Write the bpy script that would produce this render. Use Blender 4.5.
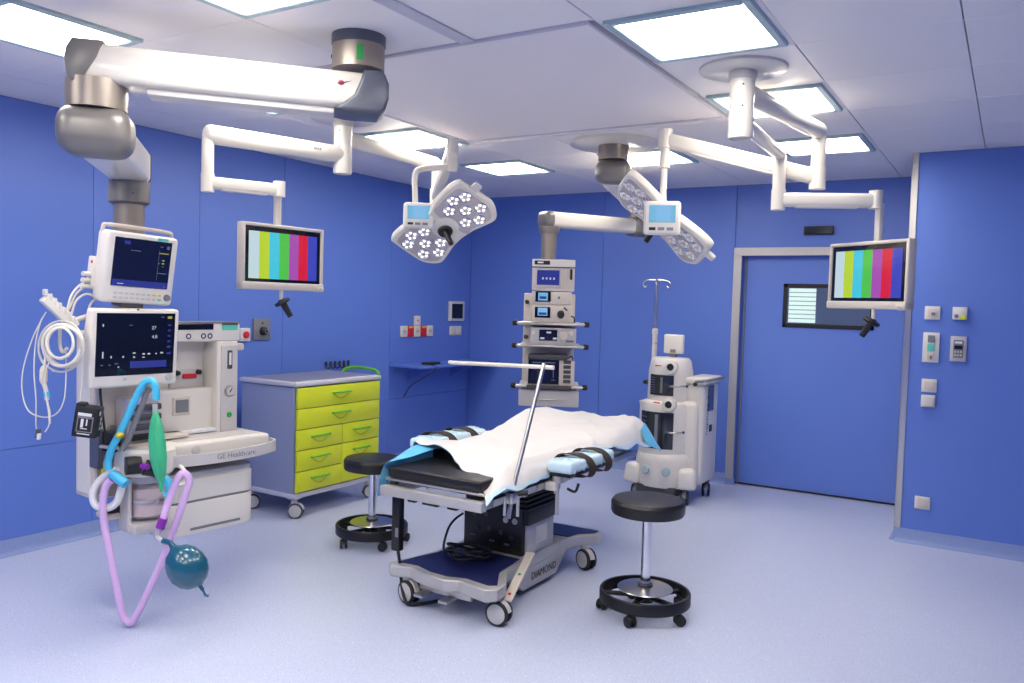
import bpy, bmesh, math, random
from mathutils import noise
from mathutils import Matrix, Vector, Quaternion
random.seed(7)
PI = math.pi
R = math.radians
for o in list(bpy.data.objects):
    bpy.data.objects.remove(o)
scene = bpy.context.scene
COL = scene.collection

# ------------------------------------------------------------------ camera
YAW, PITCH, ROLL, FPX = -0.5481, -0.0472, 0.0289, 819.59
CAM_H = 1.649
fwd = Vector((math.sin(YAW)*math.cos(PITCH), math.cos(YAW)*math.cos(PITCH), math.sin(PITCH)))
rgt = Vector((math.cos(YAW), -math.sin(YAW), 0))
upv = rgt.cross(fwd)
rgt, upv = rgt*math.cos(ROLL) + upv*math.sin(ROLL), upv*math.cos(ROLL) - rgt*math.sin(ROLL)
cd = bpy.data.cameras.new('camera')
cd.sensor_width = 36.0
cd.lens = 36.0*FPX/1024.0
cd.clip_start = 0.05
camera = bpy.data.objects.new('camera', cd)
COL.objects.link(camera)
camera.matrix_world = Matrix(((rgt.x, upv.x, -fwd.x, 0), (rgt.y, upv.y, -fwd.y, 0), (rgt.z, upv.z, -fwd.z, CAM_H), (0, 0, 0, 1)))
scene.camera = camera

# ------------------------------------------------------------------ world and exposure
world = bpy.data.worlds.new('world')
scene.world = world
world.use_nodes = True
world.node_tree.nodes['Background'].inputs[0].default_value = (0.55, 0.62, 0.8, 1)
world.node_tree.nodes['Background'].inputs[1].default_value = 0.12
vs = scene.view_settings
vs.view_transform = 'Standard'
vs.look = 'None'
vs.gamma = 1.0
vs.use_curve_mapping = False
EXPO = 1.26
vs.exposure = EXPO
PANEL_STRENGTH = 8.0

# room: x to the right along the back wall, y into the picture, z up; the camera stands over (0, 0)
WX, DY, DY2, HZ = -5.227, 7.63, 6.521, 2.8
RX, FY = 1.9, -2.2
BLX = -0.665

# ------------------------------------------------------------------ materials
def lin(c):
    c = c/255.0
    return c/12.92 if c <= 0.04045 else ((c+0.055)/1.055)**2.4
def rgb(r, g, b):
    return (lin(r), lin(g), lin(b), 1.0)
MATS = {}
def mat(name, col, rough=0.5, metal=0.0, emit=0.0, alpha=1.0, trans=0.0, noise=None, coat=0.0, ecol=None, sheen=0.0):
    """noise = (scale, amount of value change, bump strength)"""
    m = bpy.data.materials.new(name)
    m.use_nodes = True
    nt = m.node_tree
    b = nt.nodes['Principled BSDF']
    b.inputs['Base Color'].default_value = col
    b.inputs['Roughness'].default_value = rough
    b.inputs['Metallic'].default_value = metal
    b.inputs['Coat Weight'].default_value = coat
    b.inputs['Sheen Weight'].default_value = sheen
    if trans:
        b.inputs['Transmission Weight'].default_value = trans
    if alpha < 1:
        b.inputs['Alpha'].default_value = alpha
    if emit:
        if name != 'panel_light':
            emit = emit/2**EXPO
        b.inputs['Emission Color'].default_value = ecol or col
        b.inputs['Emission Strength'].default_value = emit
    if noise:
        tc = nt.nodes.new('ShaderNodeTexCoord')
        n = nt.nodes.new('ShaderNodeTexNoise')
        n.inputs['Scale'].default_value = noise[0]
        n.inputs['Detail'].default_value = 3
        nt.links.new(tc.outputs['Object'], n.inputs['Vector'])
        mx = nt.nodes.new('ShaderNodeMix')
        mx.data_type = 'RGBA'
        mx.inputs['A'].default_value = tuple(c*(1-noise[1]) for c in col[:3]) + (1,)
        mx.inputs['B'].default_value = tuple(min(1, c*(1+noise[1])) for c in col[:3]) + (1,)
        nt.links.new(n.outputs['Fac'], mx.inputs['Factor'])
        nt.links.new(mx.outputs['Result'], b.inputs['Base Color'])
        if noise[2]:
            bp = nt.nodes.new('ShaderNodeBump')
            bp.inputs['Strength'].default_value = noise[2]
            bp.inputs['Distance'].default_value = 0.002
            nt.links.new(n.outputs['Fac'], bp.inputs['Height'])
            nt.links.new(bp.outputs['Normal'], b.inputs['Normal'])
    MATS[name] = m
    return m

def floor_mat():
    m = mat('speckled_vinyl', rgb(176, 188, 222), 0.36)
    nt = m.node_tree
    b = nt.nodes['Principled BSDF']
    tc = nt.nodes.new('ShaderNodeTexCoord')
    prev = None
    base = nt.nodes.new('ShaderNodeTexNoise')
    base.inputs['Scale'].default_value = 110
    base.inputs['Detail'].default_value = 5
    nt.links.new(tc.outputs['Object'], base.inputs['Vector'])
    cr = nt.nodes.new('ShaderNodeValToRGB')
    cr.color_ramp.elements[0].position = 0.32
    cr.color_ramp.elements[0].color = rgb(186, 194, 219)
    cr.color_ramp.elements[1].position = 0.68
    cr.color_ramp.elements[1].color = rgb(200, 206, 227)
    nt.links.new(base.outputs['Fac'], cr.inputs['Fac'])
    prev = cr.outputs['Color']
    for scale, thr, col in ((95, 0.10, rgb(222, 227, 242)), (120, 0.09, rgb(140, 150, 190)), (40, 0.055, rgb(232, 236, 246)), (46, 0.045, rgb(120, 130, 176))):
        v = nt.nodes.new('ShaderNodeTexVoronoi')
        v.inputs['Scale'].default_value = scale
        mp = nt.nodes.new('ShaderNodeMapping')
        mp.inputs['Location'].default_value = (scale*0.37, scale*0.13, 0)
        nt.links.new(tc.outputs['Object'], mp.inputs['Vector'])
        nt.links.new(mp.outputs['Vector'], v.inputs['Vector'])
        lt = nt.nodes.new('ShaderNodeMath')
        lt.operation = 'LESS_THAN'
        lt.inputs[1].default_value = thr*1.9
        nt.links.new(v.outputs['Distance'], lt.inputs[0])
        mx = nt.nodes.new('ShaderNodeMix')
        mx.data_type = 'RGBA'
        nt.links.new(lt.outputs[0], mx.inputs['Factor'])
        nt.links.new(prev, mx.inputs['A'])
        mx.inputs['B'].default_value = col
        prev = mx.outputs['Result']
    nt.links.new(prev, b.inputs['Base Color'])
    return m
floor_mat()
mat('wall_blue', rgb(96, 127, 209), 0.42, noise=(1.3, 0.03, 0.0))
mat('seam', rgb(86, 116, 202), 0.7)
mat('door_blue', rgb(99, 130, 211), 0.4, noise=(1.1, 0.02, 0.0))
mat('ceiling_white', rgb(240, 235, 234), 0.45, noise=(2.0, 0.015, 0.0))
mat('ceiling_joint', rgb(150, 148, 158), 0.8)
mat('ceiling_groove', rgb(235, 233, 238), 0.5)
mat('diffuser_cloth', rgb(236, 229, 230), 0.6, noise=(400, 0.03, 0.05))
mat('frame_teal', rgb(168, 190, 196), 0.35, 0.0)
mat('panel_light', (1, 0.97, 0.93, 1), 0.5, emit=PANEL_STRENGTH, ecol=(1.0, 0.935, 0.845, 1))
mat('steel', rgb(200, 196, 190), 0.28, 1.0, noise=(60, 0.05, 0.0))
mat('steel_dull', rgb(192, 189, 186), 0.42, 0.45, noise=(40, 0.04, 0.0))
mat('chrome', rgb(225, 225, 228), 0.12, 1.0)
mat('baseboard', rgb(140, 158, 204), 0.45, noise=(90, 0.16, 0.0))
mat('arm_white', rgb(226, 220, 208), 0.3, coat=0.3)
mat('plastic_white', rgb(222, 217, 209), 0.4)
mat('plastic_cream', rgb(210, 200, 188), 0.42)
mat('plastic_grey', rgb(196, 192, 190), 0.45)
mat('cap_grey', rgb(128, 124, 120), 0.35, 0.35)
mat('cap_dark', rgb(92, 96, 108), 0.35, 0.25)
mat('taupe_metal', rgb(150, 140, 130), 0.35, 0.5)
mat('black_plastic', rgb(17, 17, 19), 0.45)
mat('black_rubber', rgb(32, 32, 34), 0.65)
mat('black_vinyl', rgb(20, 18, 18), 0.38, noise=(180, 0.06, 0.1))
mat('dark_grey', rgb(70, 70, 74), 0.5)
mat('mid_grey', rgb(120, 122, 128), 0.5)
mat('screen_black', rgb(8, 9, 16), 0.12, coat=0.4)
mat('screen_navy', rgb(8, 10, 26), 0.12, emit=0.5, ecol=rgb(18, 22, 56), coat=0.3)
mat('screen_blue', rgb(16, 20, 60), 0.15, emit=0.7, ecol=rgb(52, 62, 150))
mat('screen_cyan', rgb(50, 80, 90), 0.2, emit=0.75, ecol=rgb(120, 190, 225))
mat('screen_ltblue', rgb(50, 70, 90), 0.2, emit=0.75, ecol=rgb(140, 200, 245))
mat('glow_white', rgb(120, 124, 128), 0.3, emit=0.55, ecol=rgb(210, 215, 225))
mat('glow_dim', rgb(50, 52, 70), 0.3, emit=0.3, ecol=rgb(130, 135, 165))
mat('glow_green', rgb(40, 90, 40), 0.3, emit=0.5)
mat('glow_yellow', rgb(90, 90, 40), 0.3, emit=0.5, ecol=rgb(190, 190, 90))
mat('red', rgb(212, 34, 44), 0.4)
mat('green', rgb(40, 160, 70), 0.4)
mat('button_yellow', rgb(230, 205, 60), 0.45)
mat('button_teal', rgb(90, 200, 180), 0.45)
mat('lime', rgb(212, 222, 40), 0.38, noise=(2, 0.02, 0.0))
mat('lime_scoop_shade', rgb(160, 166, 40), 0.5)  # darker lime for the painted shade of the drawer recesses
mat('green_handle', rgb(96, 180, 40), 0.35)
mat('cart_grey', rgb(142, 150, 178), 0.45)
mat('cart_trim', rgb(196, 194, 204), 0.42)
mat('sheet_white', rgb(228, 224, 220), 0.85, noise=(240, 0.03, 0.15), sheen=0.2)
mat('hem_translucence', rgb(196, 222, 236), 0.85, noise=(240, 0.04, 0.15), sheen=0.2)  # blue light coming through the sheet edge, put into the colour
mat('cart_top', rgb(128, 130, 150), 0.4)
mat('sheet_blue', rgb(96, 190, 232), 0.85, noise=(240, 0.04, 0.15), sheen=0.2)
mat('wrap_blue', rgb(200, 226, 238), 0.8, noise=(160, 0.08, 0.2))
mat('strap', rgb(48, 38, 34), 0.7, noise=(300, 0.15, 0.3))
mat('base_navy', rgb(34, 40, 88), 0.32)
mat('hose_lilac', rgb(218, 182, 228), 0.4, noise=(90, 0.06, 0.0))
mat('purple', rgb(140, 40, 170), 0.4)
mat('hose_white', rgb(232, 230, 228), 0.4)
mat('hose_cyan', rgb(70, 185, 225), 0.4)
mat('green_bag', rgb(60, 180, 130), 0.5)
mat('teal_bag', rgb(24, 88, 112), 0.22, coat=0.4)
mat('cable_ivory', rgb(214, 210, 200), 0.5)
mat('yellow', rgb(220, 200, 40), 0.5)
mat('clear_plastic', rgb(205, 200, 210), 0.2, alpha=0.55)
mat('clear_shell', rgb(225, 220, 228), 0.1, alpha=0.22, coat=0.3)
mat('lime_granule', rgb(222, 200, 196), 0.8, noise=(120, 0.2, 0.6))
mat('dark_glass', rgb(40, 44, 52), 0.08, coat=0.5)
mat('window_glass', rgb(70, 84, 110), 0.05, alpha=0.22, coat=0.5)
mat('blind_lit', rgb(150, 165, 158), 0.6, emit=1.5, ecol=rgb(220, 245, 235))
mat('room_beyond', rgb(96, 112, 146), 0.7, emit=0.3)
mat('led_white', (0.9, 0.86, 0.84, 1), 0.3, emit=1.6, ecol=(1, 0.95, 0.93, 1))
mat('led_dim', (0.75, 0.74, 0.74, 1), 0.15, 0.2, emit=0.25, ecol=(1, 0.95, 0.93, 1))
mat('lamp_plate', rgb(190, 182, 186), 0.3, 0.3)
mat('text_grey', rgb(120, 120, 124), 0.6)
mat('text_dark', rgb(60, 60, 66), 0.6)
mat('text_white', rgb(220, 222, 224), 0.6)
for nm_, c_ in (('bar_grey', (196, 218, 226)), ('bar_yellow', (186, 214, 40)), ('bar_cyan', (70, 200, 226)), ('bar_green', (80, 196, 70)), ('bar_magenta', (168, 78, 176)), ('bar_red', (214, 26, 54)), ('bar_blue', (62, 70, 186))):
    mat(nm_, rgb(*[v*0.2 for v in c_]), 0.2, emit=0.92, ecol=rgb(*c_), coat=0.25)

# ------------------------------------------------------------------ mesh helpers
def align(d):
    """matrix turning +z into direction d"""
    return Vector((0, 0, 1)).rotation_difference(Vector(d).normalized()).to_matrix().to_4x4()
def spline(pts, k=6, closed=False):
    P = [Vector(p) for p in pts]
    n = len(P)
    if n < 3:
        return P
    out = []
    rng = range(n) if closed else range(n-1)
    for i in rng:
        if closed:
            p0, p1, p2, p3 = P[(i-1) % n], P[i], P[(i+1) % n], P[(i+2) % n]
        else:
            p0, p1, p2, p3 = P[max(i-1, 0)], P[i], P[i+1], P[min(i+2, n-1)]
        for j in range(k):
            t = j/k
            out.append(0.5*((2*p1) + (p2-p0)*t + (2*p0-5*p1+4*p2-p3)*t*t + (3*p1-p0-3*p2+p3)*t**3))
    if not closed:
        out.append(P[-1])
    return out
class MB:
    def __init__(self):
        self.bm = bmesh.new()
    def _merge(self, bm, M=None):
        if M is not None:
            bmesh.ops.transform(bm, matrix=M, verts=bm.verts)
        me = bpy.data.meshes.new('tmp')
        bm.to_mesh(me)
        bm.free()
        self.bm.from_mesh(me)
        bpy.data.meshes.remove(me)
        return self
    def box(self, c, s, bev=0.0, seg=2, M=None, taper=None):
        bm = bmesh.new()
        bmesh.ops.create_cube(bm, size=1)
        for v in bm.verts:
            v.co = Vector((v.co.x*s[0], v.co.y*s[1], v.co.z*s[2]))
            if taper and v.co.z > 0:
                v.co.x *= taper[0]
                v.co.y *= taper[1]
        if bev:
            bmesh.ops.bevel(bm, geom=bm.edges[:], offset=min(bev, min(s)*0.49), segments=seg, profile=0.5, affect='EDGES')
        T = Matrix.Translation(Vector(c))
        return self._merge(bm, T @ M if M is not None else T)
    def prism(self, poly, z0, z1, bev=0.0, seg=2, M=None):
        bm = bmesh.new()
        vs = [bm.verts.new((x, y, z0)) for x, y in poly]
        f = bm.faces.new(vs)
        r = bmesh.ops.extrude_face_region(bm, geom=[f])
        for v in [g for g in r['geom'] if isinstance(g, bmesh.types.BMVert)]:
            v.co.z = z1
        bmesh.ops.recalc_face_normals(bm, faces=bm.faces[:])
        if bev:
            ed = [e for e in bm.edges if abs(e.verts[0].co.z-e.verts[1].co.z) < 1e-6]
            bmesh.ops.bevel(bm, geom=ed, offset=bev, segments=seg, profile=0.5, affect='EDGES')
        return self._merge(bm, M)
    def cyl(self, p0, p1, r0, r1=None, n=24, cap=True):
        p0, p1 = Vector(p0), Vector(p1)
        d = p1-p0
        bm = bmesh.new()
        bmesh.ops.create_cone(bm, cap_ends=cap, segments=n, radius1=r0, radius2=r0 if r1 is None else r1, depth=d.length)
        return self._merge(bm, Matrix.Translation((p0+p1)/2) @ align(d))
    def lathe(self, prof, c=(0, 0, 0), n=32, M=None, arc=2*PI, sx=1, sy=1):
        bm = bmesh.new()
        full = arc > 2*PI-1e-4
        m = n if full else n+1
        rings = []
        for r, z in prof:
            if r < 1e-6:
                rings.append([bm.verts.new((0, 0, z))])
            else:
                rings.append([bm.verts.new((r*math.cos(arc*i/n)*sx, r*math.sin(arc*i/n)*sy, z)) for i in range(m)])
        for a, b in zip(rings[:-1], rings[1:]):
            for i in range(n):
                j = (i+1) % m if full else i+1
                try:
                    if len(a) == 1 and len(b) == 1:
                        continue
                    if len(a) == 1:
                        bm.faces.new((a[0], b[j], b[i]))
                    elif len(b) == 1:
                        bm.faces.new((a[i], a[j], b[0]))
                    else:
                        bm.faces.new((a[i], a[j], b[j], b[i]))
                except ValueError:
                    pass
        bmesh.ops.recalc_face_normals(bm, faces=bm.faces[:])
        T = Matrix.Translation(Vector(c))
        return self._merge(bm, T @ M if M is not None else T)
    def tube(self, pts, r, n=10, k=6, closed=False, smooth=True, flat=None):
        """r: radius or list per point; flat: (width, height, up vector) for a strap"""
        P = spline(pts, k, closed) if smooth else [Vector(p) for p in pts]
        m = len(P)
        if isinstance(r, (list, tuple)):
            rr = []
            for i in range(m):
                t = i/(m-1)*(len(r)-1)
                a = int(min(t, len(r)-2))
                rr.append(r[a]+(r[a+1]-r[a])*(t-a))
        else:
            rr = [r]*m
        bm = bmesh.new()
        rings = []
        prev = None
        for i, p in enumerate(P):
            if closed:
                d = P[(i+1) % m]-P[i-1]
            else:
                d = P[min(i+1, m-1)]-P[max(i-1, 0)]
            if d.length < 1e-9:
                d = Vector((0, 0, 1))
            d.normalize()
            if prev is None:
                a = Vector(flat[2]) if flat else (Vector((0, 0, 1)) if abs(d.z) < 0.9 else Vector((1, 0, 0)))
                u = (a-d*a.dot(d)).normalized()
            else:
                if flat and len(flat) > 3:
                    a = Vector(flat[2])
                    u = (a-d*a.dot(d)).normalized()
                else:
                    u = prev-d*prev.dot(d)
                    u = u.normalized() if u.length > 1e-6 else d.orthogonal().normalized()
            prev = u
            w = d.cross(u)
            ring = []
            if flat:
                for sx, sy in ((1, 1), (-1, 1), (-1, -1), (1, -1)):
                    ring.append(bm.verts.new(p+w*(sx*flat[0]/2)+u*(sy*flat[1]/2)))
            else:
                for q in range(n):
                    t = 2*PI*q/n
                    ring.append(bm.verts.new(p+(u*math.cos(t)+w*math.sin(t))*rr[i]))
            rings.append(ring)
        q = len(rings[0])
        pairs = list(zip(rings[:-1], rings[1:]))
        if closed:
            pairs.append((rings[-1], rings[0]))
        for a, b in pairs:
            for i in range(q):
                j = (i+1) % q
                bm.faces.new((a[i], a[j], b[j], b[i]))
        if not closed:
            bm.faces.new(rings[0][::-1])
            bm.faces.new(rings[-1])
        bmesh.ops.recalc_face_normals(bm, faces=bm.faces[:])
        return self._merge(bm)
    def ball(self, c, s, M=None, u=20, v=12):
        bm = bmesh.new()
        bmesh.ops.create_uvsphere(bm, u_segments=u, v_segments=v, radius=1)
        S = Matrix.Diagonal(Vector((s[0], s[1], s[2], 1)))
        T = Matrix.Translation(Vector(c))
        return self._merge(bm, (T @ M @ S) if M is not None else T @ S)
    def grid(self, rows):
        bm = bmesh.new()
        V = [[bm.verts.new(p) for p in r] for r in rows]
        for a, b in zip(V[:-1], V[1:]):
            for i in range(len(a)-1):
                bm.faces.new((a[i], a[i+1], b[i+1], b[i]))
        return self._merge(bm)
    def build(self, name, material, parent=None, ang=35, M=None):
        me = bpy.data.meshes.new(name)
        if M is not None:
            bmesh.ops.transform(self.bm, matrix=M, verts=self.bm.verts)
        self.bm.to_mesh(me)
        self.bm.free()
        me.materials.append(MATS[material])
        if ang:
            me.polygons.foreach_set('use_smooth', [True]*len(me.polygons))
            me.set_sharp_from_angle(angle=R(ang))
        o = bpy.data.objects.new(name, me)
        COL.objects.link(o)
        if parent is not None:
            o.parent = parent
        return o
def part(o, label):
    o['label'] = label
    return o
def tag(o, label, cat, group=None):
    o['label'] = label
    o['category'] = cat
    if group:
        o['group'] = group
    return o
def thing(name, label, cat, loc=(0, 0, 0), rz=0.0, group=None, M=None):
    o = bpy.data.objects.new(name, None)
    o.empty_display_size = 0.1
    COL.objects.link(o)
    if M is not None:
        o.matrix_world = M
    else:
        o.location = loc
        o.rotation_euler = (0, 0, rz)
    return tag(o, label, cat, group)
def struct(o):
    o['kind'] = 'structure'
    return o
def share(src, parent, loc=None, rot=None):
    c = src.copy()
    COL.objects.link(c)
    c.parent = parent
    if loc is not None:
        c.location = loc
    if rot is not None:
        c.rotation_euler = rot
    return c
def copy_tree(o, parent=None):
    c = o.copy()
    COL.objects.link(c)
    c.parent = parent
    for ch in list(o.children):
        copy_tree(ch, c)
    return c
def text(name, s, size, material, parent, M, extrude=0.0004, align_x='CENTER'):
    cu = bpy.data.curves.new('t', 'FONT')
    cu.body = s
    cu.size = size
    cu.align_x = align_x
    cu.align_y = 'CENTER'
    cu.extrude = extrude
    cu.resolution_u = 2
    to = bpy.data.objects.new('t', cu)
    COL.objects.link(to)
    dg = bpy.context.evaluated_depsgraph_get()
    me = bpy.data.meshes.new_from_object(to.evaluated_get(dg))
    bpy.data.objects.remove(to)
    me.transform(M)
    me.materials.clear()
    me.materials.append(MATS[material])
    me.name = name
    o = bpy.data.objects.new(name, me)
    COL.objects.link(o)
    o.parent = parent
    return o
def T(x, y, z):
    return Matrix.Translation((x, y, z))
def RZ(a):
    return Matrix.Rotation(a, 4, 'Z')
def RX_(a):
    return Matrix.Rotation(a, 4, 'X')
def RY(a):
    return Matrix.Rotation(a, 4, 'Y')
FRONT = RX_(PI/2)          # text or a flat shape drawn in xy, stood up to face -y

# ------------------------------------------------------------------ the room
fl = struct(MB().box(((WX+RX)/2-0.1, (FY+DY)/2, -0.05), (RX-WX+0.2, DY-FY+0.6, 0.1)).build('floor', 'speckled_vinyl', ang=0))

def panelled(name, length_axis, a0, a1, seams, zs, fixed, thick, sign, z1=HZ, holes=()):
    """a wall backing with a panel for every field between the seams"""
    mb = MB()
    c = fixed+sign*0.06
    if length_axis == 'y':
        mb.box((c, (a0+a1)/2, z1/2), (0.08, a1-a0+0.6, z1+0.1))
    else:
        for (b0, b1, w0, w1) in holes or [(a0, a1, 0, z1)]:
            mb.box(((b0+b1)/2, c, (w0+w1)/2), (b1-b0, 0.08, w1-w0))
    w = struct(mb.build(name, 'seam', ang=0))
    edges = [a0]+list(seams)+[a1]
    for i in range(len(edges)-1):
        for j in range(len(zs)-1):
            b0, b1, w0, w1 = edges[i], edges[i+1], zs[j], zs[j+1]
            g = 0.0014
            if length_axis == 'y':
                MB().box((fixed+sign*0.01, (b0+b1)/2, (w0+w1)/2), (0.02, b1-b0-2*g, w1-w0-2*g), 0.0015, 1).build('wall_panel', 'wall_blue', w, ang=0)
            else:
                MB().box(((b0+b1)/2, fixed+sign*0.01, (w0+w1)/2), (b1-b0-2*g, 0.02, w1-w0-2*g), 0.0015, 1).build('wall_panel', 'wall_blue', w, ang=0)
    return w
panelled('wall_left', 'y', FY, DY, [-1.0, 0.2, 1.2, 2.37, 3.2, 4.03, 4.86, 6.25], [0, 0.66, HZ], WX, 0.02, -1)
# back wall around the doorway
DX0, DX1, DZ = -2.25, -0.70, 2.22
wb = struct(MB().box(((WX+DX0)/2-0.15, DY+0.12, HZ/2), (DX0-WX+0.3, 0.16, HZ)).box(((DX0+RX)/2, DY+0.12, (DZ+HZ)/2), (RX-DX0, 0.16, HZ-DZ)).box(((DX1+RX)/2, DY+0.12, DZ/2), (RX-DX1, 0.16, DZ)).build('wall_back', 'seam', ang=0))
for (b0, b1, w0, w1) in ((WX, -3.6, 0, HZ), (-3.6, DX0, 0, HZ), (DX0, BLX, DZ, HZ)):
    MB().box(((b0+b1)/2, DY+0.02, (w0+w1)/2), (b1-b0-0.004, 0.04, w1-w0-0.002), 0.0015, 1).build('wall_panel', 'wall_blue', wb, ang=0)
# the projecting block to the right of the door
wr = struct(MB().box(((BLX+RX)/2+0.02, (DY2+DY)/2+0.02, HZ/2), (RX-BLX-0.04, DY-DY2-0.04, HZ)).build('wall_right', 'seam', ang=0))
for (b0, b1) in ((BLX, 0.62), (0.62, RX)):
    MB().box(((b0+b1)/2, DY2+0.01, HZ/2), (b1-b0-0.004, 0.02, HZ-0.002), 0.0015, 1).build('wall_panel', 'wall_blue', wr, ang=0)
MB().box((BLX+0.01, (DY2+DY)/2+0.011, HZ/2), (0.02, DY-DY2-0.024, HZ-0.002), 0.0015, 1).build('wall_panel', 'wall_blue', wr, ang=0)
we = struct(MB().box((RX+0.06, (FY+DY)/2, HZ/2), (0.12, DY-FY, HZ)).build('wall_side', 'wall_blue', ang=0))
wf = struct(MB().box(((WX+RX)/2, FY-0.06, HZ/2), (RX-WX, 0.12, HZ)).build('wall_front', 'wall_blue', ang=0))
# coved vinyl skirting
def skirting(name, pts):
    mb = MB()
    prof = [(0.0, 0.10), (0.008, 0.10), (0.008, 0.032), (0.013, 0.014), (0.024, 0.004), (0.04, 0.0006), (0.0, 0.0006)]
    (x0, y0), (x1, y1), (nx, ny) = pts
    rows = []
    bm = bmesh.new()
    A = [bm.verts.new((x0+nx*d, y0+ny*d, z)) for d, z in prof]
    B = [bm.verts.new((x1+nx*d, y1+ny*d, z)) for d, z in prof]
    for i in range(len(prof)):
        j = (i+1) % len(prof)
        bm.faces.new((A[i], A[j], B[j], B[i]))
    bm.faces.new(A)
    bm.faces.new(B[::-1])
    bmesh.ops.recalc_face_normals(bm, faces=bm.faces[:])
    mb._merge(bm)
    return struct(mb.build(name, 'baseboard', ang=50))
skirting('baseboard_left', ((WX, FY), (WX, DY), (1, 0)))
skirting('baseboard_back', ((WX, DY), (DX0+0.02, DY), (0, -1)))
skirting('baseboard_right', ((BLX, DY2), (RX, DY2), (0, -1)))
skirting('baseboard_return', ((BLX, DY2), (BLX, DY), (-1, 0)))
# stainless corner guard
struct(MB().box((BLX+0.016, DY2-0.004, (HZ+0.1)/2), (0.044, 0.008, HZ-0.1), 0.002, 1).box((BLX-0.004, DY2+0.014, (HZ+0.1)/2), (0.008, 0.044, HZ-0.1), 0.002, 1).build('trim_1', 'steel'))
# ---- door
door = struct(MB().box(((DX0+DX1)/2, DY+0.095, DZ/2-0.02), (DX1-DX0-0.11, 0.05, DZ-0.055), 0.003, 1).build('door_1', 'door_blue', ang=0))
fw = 0.075
MB().box((DX0+fw/2, DY-0.012, (DZ-fw)/2+0.03), (fw, 0.03, DZ-fw-0.06), 0.002, 1).build('frame_post', 'steel_dull', door)
MB().box(((DX0+DX1)/2, DY-0.012, DZ-fw/2), (DX1-DX0, 0.03, fw), 0.002, 1).build('frame_head', 'steel_dull', door)
MB().box((DX1-fw/2, DY-0.012, (DZ-fw)/2+0.03), (fw, 0.03, DZ-fw-0.06), 0.002, 1).build('frame_post', 'steel_dull', door)
MB().box((DX0+fw-0.006, DY+0.035, DZ/2), (0.012, 0.09, DZ)).box(((DX0+DX1)/2, DY+0.035, DZ-fw+0.006), (DX1-DX0-0.12, 0.09, 0.012)).build('door_reveal', 'wall_blue', door, ang=0)
MB().box((DX0+fw+0.022, DY+0.06, DZ/2-0.02), (0.012, 0.02, DZ-0.07)).build('door_seal', 'mid_grey', door, ang=0)
MB().box(((DX0+DX1)/2, DY+0.064, 0.012), (DX1-DX0-0.12, 0.012, 0.012)).build('bottom_seal', 'black_rubber', door, ang=0)
MB().box((DX0+0.04, DY-0.006, 0.03), (0.085, 0.03, 0.06), 0.002, 1).build('frame_foot', 'baseboard', door)
wx0, wx1, wz0, wz1 = -1.805, -1.03, 1.50, 1.895
win = MB().box(((wx0+wx1)/2, DY+0.064, wz1-0.0175), (wx1-wx0, 0.014, 0.035), 0.002, 1).box(((wx0+wx1)/2, DY+0.064, wz0+0.0175), (wx1-wx0, 0.014, 0.035), 0.002, 1).box((wx0+0.0175, DY+0.064, (wz0+wz1)/2), (0.035, 0.014, wz1-wz0), 0.002, 1).box((wx1-0.0175, DY+0.064, (wz0+wz1)/2), (0.035, 0.014, wz1-wz0), 0.002, 1).build('door_window', 'black_plastic', door)
MB().box(((wx0+wx1)/2, DY+0.0685, (wz0+wz1)/2), (wx1-wx0-0.07, 0.002, wz1-wz0-0.07)).build('room_view', 'room_beyond', win, ang=0)
for i in range(8):
    z = wz1-0.04-0.018-i*0.0393
    MB().box((wx0+0.05+0.118, DY+0.0665, z), (0.235, 0.004, 0.033), 0.001, 1).build('blind_slat', 'blind_lit', win, ang=0)
MB().box(((wx0+wx1)/2, DY+0.0615, (wz0+wz1)/2), (wx1-wx0-0.06, 0.003, wz1-wz0-0.06)).build('pane', 'window_glass', win, ang=0)

# ---- ceiling: backing, tiles, light cells
GX = [-4.71+0.641*k for k in range(-1, 11)]
GX[0] = WX
GX[-1] = RX
GY = [5.66-0.6567*k for k in range(-3, 13)]
GY = sorted(GY)
GY[0] = FY
GY[-1] = DY
ceil = struct(MB().box(((WX+RX)/2, (FY+DY)/2, HZ+0.075), (RX-WX+0.3, DY-FY+0.3, 0.05)).build('ceiling', 'ceiling_joint', ang=0))
def cell(v, G):
    return max(i for i in range(len(G)-1) if G[i] <= v+1e-6)
LX = [cell(v, GX) for v in (-3.75, -2.47, -1.2)]
LY = [cell(v, GY) for v in (-0.6, 0.7, 2.05, 3.35, 4.67, 6.0)]
light_cells = set((i, j) for i in LX for j in LY)
dif_cells = set((i, j) for i in range(len(GX)-1) for j in range(len(GY)-1) if -3.5 < GX[i]+0.3 < -1.4 and 3.0 < GY[j]+0.3 < 5.0)
light_cells -= dif_cells
cache = {}
for i in range(len(GX)-1):
    for j in range(len(GY)-1):
        if (i, j) in light_cells or (i, j) in dif_cells:
            continue
        sx, sy = GX[i+1]-GX[i], GY[j+1]-GY[j]
        key = (round(sx, 3), round(sy, 3))
        c = ((GX[i]+GX[i+1])/2, (GY[j]+GY[j+1])/2, HZ)
        if key not in cache:
            o = MB().box((0, 0, 0.012), (sx-0.005, sy-0.003, 0.024), 0.0015, 1).build('ceiling_tile', 'ceiling_white', ceil, ang=0)
            cache[key] = o
            o.location = c
        else:
            share(cache[key], ceil, c)
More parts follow.
